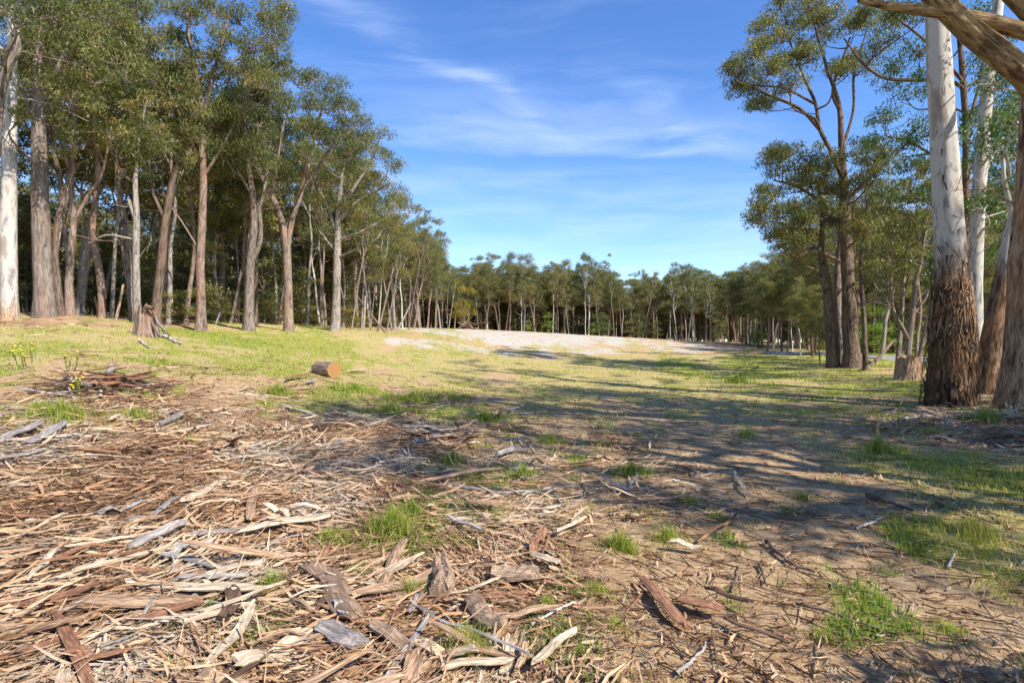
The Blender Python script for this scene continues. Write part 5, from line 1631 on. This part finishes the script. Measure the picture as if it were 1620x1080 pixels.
def grass():
    g = Geo(91)
    rg = g.r
    x, y, r_ = scatter(530000, 1.8, 75, -58, 60, rg)
    c = cover(x, y)
    p = np.clip(c[:, 1] * .75 + c[:, 2] * .42 + c[:, 0] * .05, 0, 1)
    keep = rg.random(len(x)) < p * .55
    x, y, r_, c = x[keep], y[keep], r_[keep], c[keep]
    n = len(x)
    gr = c[:, 1] / (c[:, 1] + c[:, 2] + 1e-3)
    tall = fbm(x * .9, y * .9, 15, 3)
    h = (.035 + .05 * rg.random(n) + .10 * np.clip(tall - .45, 0, 1) * gr) * np.clip(1.0 - .1 * (r_ > 15), .5, 1) * (1 + r_ / 60)
    w_ = np.clip(.0028 + .00075 * r_, .003, .06) * rg.uniform(.7, 1.3, n)
    tn = np.clip(.74 - .44 * gr + (fbm(x * .5, y * .5, 19, 3) - .5) * .5 + rg.normal(0, .09, n), 0, 1)
    blades(g, x, y, H(x, y) - .004, h, w_, tn, rg.uniform(.1, 1.1, n))
    for q in TUFTS:                                    # thin ragged growth round the stronger tufts
        c0 = gp(q[0], q[1])
        k_ = c0[1] / F
        m = 280
        a_ = rg.uniform(0, 6.28, m)
        e_ = np.abs(rg.normal(0, 1, m)) * q[2] * k_ * (.55 + .35 * np.sin(a_ * 3 + q[0]))
        xx, yy = c0[0] + np.cos(a_) * e_, c0[1] + np.sin(a_) * e_ * .8
        blades(g, xx, yy, H(xx, yy) - .004, q[3] * k_ * rg.uniform(.15, .7, m), np.full(m, max(.0028, .8 * k_)), np.clip(q[5] + .15 + rg.normal(0, .16, m) + (rg.random(m) < .3) * .35, 0, 1), rg.uniform(.1, 1.2, m))
    tag(link('grass', g.mesh('grass', False), M['grass']), 'short patchy green and straw-coloured grass over the clearing', 'grass', None, 'stuff')


grass()


def tuft(px, py, wpx, hpx, n, tone, label, name='grass_tuft', spread=.35):
    p = gp(px, py)
    k_ = p[1] / F
    g = Geo(int(px * 7 + py))
    n = int(n * 1.5)
    rg = g.r
    rad = wpx * k_ * .5
    a, q = rg.uniform(0, 6.28, n), rg.uniform(0, 1, n) ** .8
    lobe = 1 + .45 * np.sin(a * 2 + px) + .3 * np.sin(a * 5 + py)
    x, y = np.cos(a) * q * lobe * rad * .75, np.sin(a) * q * lobe * rad * .6
    h = hpx * 1.08 * k_ * rg.uniform(.25, 1.15, n) * (1.05 - .5 * q)
    z = H(x + p[0], y + p[1]) - p[2] - .005
    w_ = np.full(n, max(.003, .85 * k_)) * rg.uniform(.7, 1.3, n)
    blades(g, x, y, z, h, w_, np.clip(tone + .11 + rg.normal(0, .14, n) + (rg.random(n) < .22) * rg.uniform(.2, .6, n), 0, 1), rg.uniform(.05, 1.3, n) * spread * 2)
    o = link(name, g.mesh(name, False), M['grass'], None, p)
    return tag(o, label, 'grass tuft', 'green tufts sprouting through the litter')


for a in TUFTS:
    tuft(*a)


def stalks(px, py, n, hpx, spread, seed, label, flower):
    p = gp(px, py)
    k_ = p[1] / F
    r = np.random.default_rng(seed)
    root = empty('flowering_weed' if flower else 'dry_stalk_plant', p, label, 'weed')
    g, gl, gf = Geo(seed), Geo(seed + 1), Geo(seed + 2)
    for i in range(n):
        x, y = r.normal(0, spread * k_, 2) * (1, .6)
        h = hpx * k_ * r.uniform(.6, 1.0)
        lx, ly = r.normal(0, .16, 2) * h
        q = np.array([[x, y, -.02], [x + lx * .4, y + ly * .4, h * .5], [x + lx, y + ly, h]])
        g.tubes(q, np.array([.0035, .003, .002]) * max(1, k_ * 150), 4, a=.3 if flower else .8)
        m = 14
        f = r.uniform(.15, .9, m)
        C = q[0] + (q[2] - q[0]) * f[:, None]
        if flower:
            blades(gl, C[:, 0], C[:, 1], C[:, 2], np.full(m, .09) * r.uniform(.6, 1.3, m), np.full(m, .018), np.clip(r.normal(.15, .08, m), 0, 1), r.uniform(.7, 1.2, m))
            m = 9
            C = q[2] + r.normal(0, 1, (m, 3)) * np.array([.03, .03, .06])
            blades(gf, C[:, 0], C[:, 1], C[:, 2], np.full(m, .035), np.full(m, .03), r.random(m), r.uniform(.2, 1.2, m))
        else:
            m = 6
            C = q[2] - np.array([0, 0, 1.0]) * r.uniform(0, .12, m)[:, None]
            blades(gl, C[:, 0], C[:, 1], C[:, 2], np.full(m, .05), np.full(m, .006), np.full(m, .85), r.uniform(.2, .6, m))
    link('stem', g.mesh('stem'), M['grass'], root)
    link('leaves', gl.mesh('leaves', False), M['grass'], root)
    if flower:
        link('flowers', gf.mesh('flowers', False), M['flower'], root)['kind'] = 'stuff'


stalks(40, 585, 4, 40, 8, 61, 'tallest yellow-flowered weed at the left margin', True)
stalks(120, 588, 3, 30, 8, 62, 'yellow-flowered weed left of the pale upright stub', True)
stalks(112, 628, 3, 32, 7, 63, 'yellow-flowered weed growing in front of the dark heap', True)
stalks(1392, 712, 6, 60, 8, 64, 'tall dry grass stalks on the right of the track', False)
stalks(180, 545, 5, 30, 8, 65, 'dark stalky weed in the sunlit grass left of the splintered stump', False)
stalks(465, 582, 5, 20, 5, 66, 'small dark seedling just left of the cut log', False)

# ------------------------------------------------------------------ fallen branches and poles
def stick(pts, wpx, mat, label, name='fallen_branch', lift=.02, side=()):
    w3 = [gp(*q) for q in pts]
    org = w3[0].copy()
    k_ = np.mean([q[1] for q in w3]) / F
    rr = wpx * k_ * .5
    root = empty(name, org, label, 'branch')
    n = len(w3)
    ctrl = np.array([np.r_[q - org + np.array([0, 0, lift + rr * .6]), rr * (1 - .45 * i / (n - 1))] for i, q in enumerate(w3)])
    g = Geo(int(pts[0][0] + pts[0][1]))
    p = smooth_path(ctrl, 6)
    p[:, :3] += g.r.normal(0, rr * .25, (len(p), 3))
    g.tubes(p[:, :3], p[:, 3], 8, .18, a=0)
    link('stem', g.mesh('branch_stem'), M[mat], root)
    for sd in side:
        w2 = [gp(*q) for q in sd]
        g = Geo(int(sd[0][0]))
        c2 = np.array([np.r_[q - org + np.array([0, 0, lift + rr * .5]), rr * .5 * (1 - .6 * i / (len(w2) - 1))] for i, q in enumerate(w2)])
        p = smooth_path(c2, 5)
        g.tubes(p[:, :3], p[:, 3], 6, .1, a=0)
        link('side_twig', g.mesh('branch_twig'), M[mat], root)


stick([(708, 771), (740, 776), (790, 784), (840, 783), (884, 777), (905, 775)], 8, 'grey', 'long pale curved branch lying across the middle of the clearing', side=[[(874, 782), (884, 796), (898, 818)]])
stick([(297, 1006), (325, 1026), (347, 1043), (398, 1052), (448, 1068)], 5, 'dark', 'dark forked twig at bottom left', side=[[(380, 1050), (400, 1012), (396, 1005)]])
stick([(839, 998), (870, 978), (913, 958)], 6, 'pale', 'thin pale stick right of the level brown chunk')
stick([(1372, 789), (1405, 800), (1442, 811)], 8, 'dark', 'dark branch lying on the right of the track')
stick([(1212, 863), (1232, 882), (1257, 900), (1290, 912)], 7, 'dark', 'dark bent branch in the middle of the bare track')
stick([(1072, 1078), (1095, 1052), (1112, 1038), (1117, 1022)], 6, 'grey', 'grey bent stick at the bottom edge of the bare track')
stick([(1127, 1005), (1132, 1045), (1140, 1080)], 4, 'dark', 'thin dark stick beside the grey bent stick')
stick([(1157, 944), (1166, 920), (1172, 898)], 4, 'dark', 'thin upright-pointing twig above the dark strip')
stick([(1201, 898), (1207, 915), (1213, 934)], 5, 'dark', 'short dark twig right of the thin upright-pointing twig')
stick([(1353, 842), (1375, 834), (1396, 825)], 5, 'pale', 'pale thin stick on the right half of the track')
stick([(1260, 960), (1310, 975), (1360, 992), (1420, 1012)], 6, 'dark', 'long dark branch pointing to the lower right corner')
stick([(1310, 930), (1350, 938), (1392, 950)], 5, 'dark', 'dark twig above the long lower-right branch')
stick([(1480, 800), (1530, 818), (1580, 834)], 5, 'dark', 'dark stick in the yellow grass on the right')
stick([(1500, 903), (1506, 890), (1511, 880)], 5, 'pale', 'small bone-pale stick on the right')
stick([(255, 533), (268, 538), (285, 546)], 5, 'pale', 'pale root-like stick right of the splintered stump', side=[[(262, 536), (275, 537), (290, 540)]])
stick([(220, 540), (228, 546), (236, 552)], 4, 'pale', 'short pale stick in front of the splintered stump')
stick([(1395, 650), (1440, 652), (1490, 650)], 5, 'grey', 'grey fallen stick in front of the huge white-trunked gum')
stick([(1420, 668), (1470, 662), (1540, 664)], 6, 'grey', 'longer grey fallen branch below the huge white-trunked gum')
stick([(90, 620), (150, 606), (215, 606), (262, 618)], 8, 'dark', 'dark curved branch along the top of the dark heap')
stick([(158, 634), (160, 622), (156, 610)], 6, 'pale', 'pale bent stick poking out of the dark heap')
stick([(270, 655), (300, 668), (335, 672)], 5, 'dark', 'thin dark branch right of the dark heap')
stick([(1275, 815), (1320, 822), (1370, 820)], 5, 'dark', 'dark stick across the dappled track')


def pole(p1, p2, d1, d2, w1, w2, mat, label):
    a, b = px3(p1[0], p1[1], d1), px3(p2[0], p2[1], d2)
    a[2] = h1(a[0], a[1]) - .05
    g = Geo(int(p1[0]))
    c = np.array([np.r_[0, 0, 0, w1 * .5 * d1 / F], np.r_[(b - a) * .5 + (0, 0, -.06), (w1 + w2) * .25 * d1 / F], np.r_[b - a, w2 * .5 * d2 / F]])
    p = smooth_path(c, 6)
    g.tubes(p[:, :3], p[:, 3], 7, .08, a=0)
    o = link('dead_pole', g.mesh('dead_pole'), M[mat], None, a)
    tag(o, label, 'dead trunk')


pole((612, 525), (566, 470), 45, 46, 3.6, 2.2, 'rough', 'greyish dead pole leaning left against the fan-limbed gum')
pole((575, 524), (578, 468), 44, 44.5, 4, 3, 'grey', 'short grey dead pole standing right of the fan-limbed gum')
pole((598, 524), (622, 425), 47, 48, 4, 2.6, 'rough', 'brownish dead stem leaning right among the slim gums')
pole((620, 523), (605, 430), 50, 51, 3.6, 2.4, 'rough', 'dull dead stem leaning left, crossing the brownish leaning one')
pole((628, 522), (650, 480), 52, 53, 3.6, 2.4, 'grey', 'grey forked dead stem at the left end of the sand')
pole((105, 447), (131, 497), 23.2, 22.8, 3, 3, 'grey', 'pale thin dead branch propped beside the pinkish head-high fork')
pole((340, 503), (362, 455), 33, 34, 2.5, 1.6, 'grey', 'thin pale dead stick leaning right of the tallest pinkish gum')
pole((1377, 585), (1412, 540), 33, 36, 6, 4, 'dark', 'dark dead stem leaning right behind the slender dark gum')
pole((183, 522), (195, 450), 29, 29.5, 5, 3.5, 'white_low', 'thin white sapling stem behind the splintered stump')
pole((160, 512), (150, 470), 28, 28.5, 4, 3, 'white_low', 'thin white leaning stem left of the splintered stump')
pole((271, 520), (272, 420), 33, 33.5, 5, 3.5, 'white_low', 'thin white straight stem right of the splintered stump')

p = gp(743, 522)
p = np.array((px3(743, 521, 80)[0], 80, 0))
p[2] = h1(p[0], p[1])
hp = empty('dead_branch_heap', p, 'heap of dead branches on the crest of white sand before the far forest', 'branch heap')
for k in range(16):
    g = Geo(4000 + k)
    a = g.r.uniform(0, 6.28)
    L = g.r.uniform(1.2, 2.8)
    z = g.r.uniform(.1, .9)
    c0 = np.array([g.r.normal(0, .7), g.r.normal(0, .5), z])
    v = np.array([math.cos(a), math.sin(a) * .6, g.r.normal(0, .25)]) * L * .5
    q = smooth_path([c0 - v, c0 + g.r.normal(0, .12, 3), c0 + v], 4)
    q[:, 2] = np.maximum(q[:, 2], .04)
    g.tubes(q, np.linspace(.11, .05, len(q)), 6, .1, a=0)
    link('branch', g.mesh('heap_branch'), M['dark' if k % 2 else 'pink'], hp)

# ------------------------------------------------------------------ bark peeling from the huge white gum
def shreds():
    root = r1
    g = Geo(808)
    rg = g.r
    k_ = 15 / F
    rows = np.array([((q[0] - 810) * k_, CAM_H - (q[1] - 540) * k_, q[2] * .5 * k_) for q in [(1503, 641, 84), (1503, 610, 80), (1504, 560, 73), (1506, 515, 66), (1506, 470, 58), (1504, 420, 53), (1500, 350, 51), (1496, 280, 49), (1491, 200, 45), (1487, 120, 42)]]) * (1, 1, .95)
    org = np.array(root.location)
    zz_, xx_, rr_ = rows[:, 1], rows[:, 0], rows[:, 2]
    n = 1660
    z = np.r_[rg.uniform(0.15, 2.5, 750), rg.normal(2.8, .55, 850), rg.uniform(3.2, 7.5, 60)].clip(.12, 7.5)
    a = rg.uniform(0, 6.28, n)
    cx = np.interp(z, zz_ - org[2], xx_ - org[0])
    rad = np.interp(z, zz_ - org[2], rr_)
    L = rg.uniform(.08, .55, n) ** 1.2 * np.where(z > 3.4, .5, np.where(z > 2.2, 1.5, 1.1))
    W = rg.uniform(.012, .05, n)
    ox = np.stack([np.cos(a), np.sin(a), 0 * a], -1)
    sd = np.stack([-np.sin(a), np.cos(a), 0 * a], -1)
    top = np.stack([cx, 0 * a, z], -1) + ox * (rad * 1.0)[:, None]
    dz = np.stack([0 * a, 0 * a, -L], -1) + sd * rg.normal(0, .06, n)[:, None]
    out = rg.uniform(.01, .06, n) * rg.uniform(.4, 1.3, n)
    V = np.empty((n, 3, 2, 3))
    for i, t_ in enumerate((0, .5, 1)):
        m = top + dz * t_ + ox * (out * t_ ** 1.5 + .006)[:, None]
        for s_ in (0, 1):
            V[:, i, s_] = m + sd * ((s_ - .5) * W * (1 - .5 * t_))[:, None]
    b = np.empty_like(V)
    b[..., 0] = (np.arange(2)[None] * W[:, None])[:, None, :]
    b[..., 1] = (a * 7)[:, None, None]
    b[..., 2] = (L[:, None] * np.array([0, .5, 1])[None])[:, :, None]
    base = np.arange(n)[:, None] * 6
    Q = np.concatenate([base + np.array([0, 1, 3, 2]), base + np.array([2, 3, 5, 4])], 0)
    tn = np.clip(np.where(z < 1.0, rg.normal(.12, .12, n), np.where(z < 1.9, rg.normal(.36, .16, n), np.where(z < 3.6, rg.normal(.45, .28, n), rg.normal(.2, .12, n)))), 0, 1)
    g.add(V, Q, None, np.repeat(tn, 6), b)
    o = link('peeling_bark', g.mesh('peeling_bark', False), M['shred'], root)
    o['kind'] = 'stuff'


shreds()

# ------------------------------------------------------------------ look-alikes at the same landmark: tell them apart by their order across the view
def tell_apart():
    same = {}
    for o in COL.objects:
        if o.parent is None and o.get('label') and o.get('group'):
            same.setdefault(o['label'], []).append(o)
    order = {2: ['left', 'right'], 3: ['leftmost', 'middle', 'rightmost'], 4: ['leftmost', 'second from left', 'second from right', 'rightmost'], 5: ['leftmost', 'second from left', 'middle', 'second from right', 'rightmost'],
             6: ['leftmost', 'second from left', 'third from left', 'third from right', 'second from right', 'rightmost']}
    words = {2: 'two', 3: 'three', 4: 'four', 5: 'five', 6: 'six'}
    for lab, os_ in same.items():
        n = len(os_)
        if n in order and 'outside' not in lab:
            os_.sort(key=lambda o: o.location.x / max(o.location.y, .5))
            for o, w_ in zip(os_, order[n]):
                t_ = f'{lab}, {w_} of {words[n]}'
                for a_, b_ in (('', ''), (f' of {words[n]}', ' one'), (' lying', ''), (' standing forward of', ' before'), (' one', ''), (' picture', ''), (' straw-coloured', ''), ('standing forward of the far forest wall', 'before the far wall'), ('before the far forest wall', 'before the far wall'), (' far forest wall', ' far wall'), ('deep in the left forest', 'in the left forest'), ('among the left front rows', 'in the left rows')):
                    if len(t_.split()) > 16:
                        t_ = t_.replace(a_, b_)
                o['label'] = t_


tell_apart()
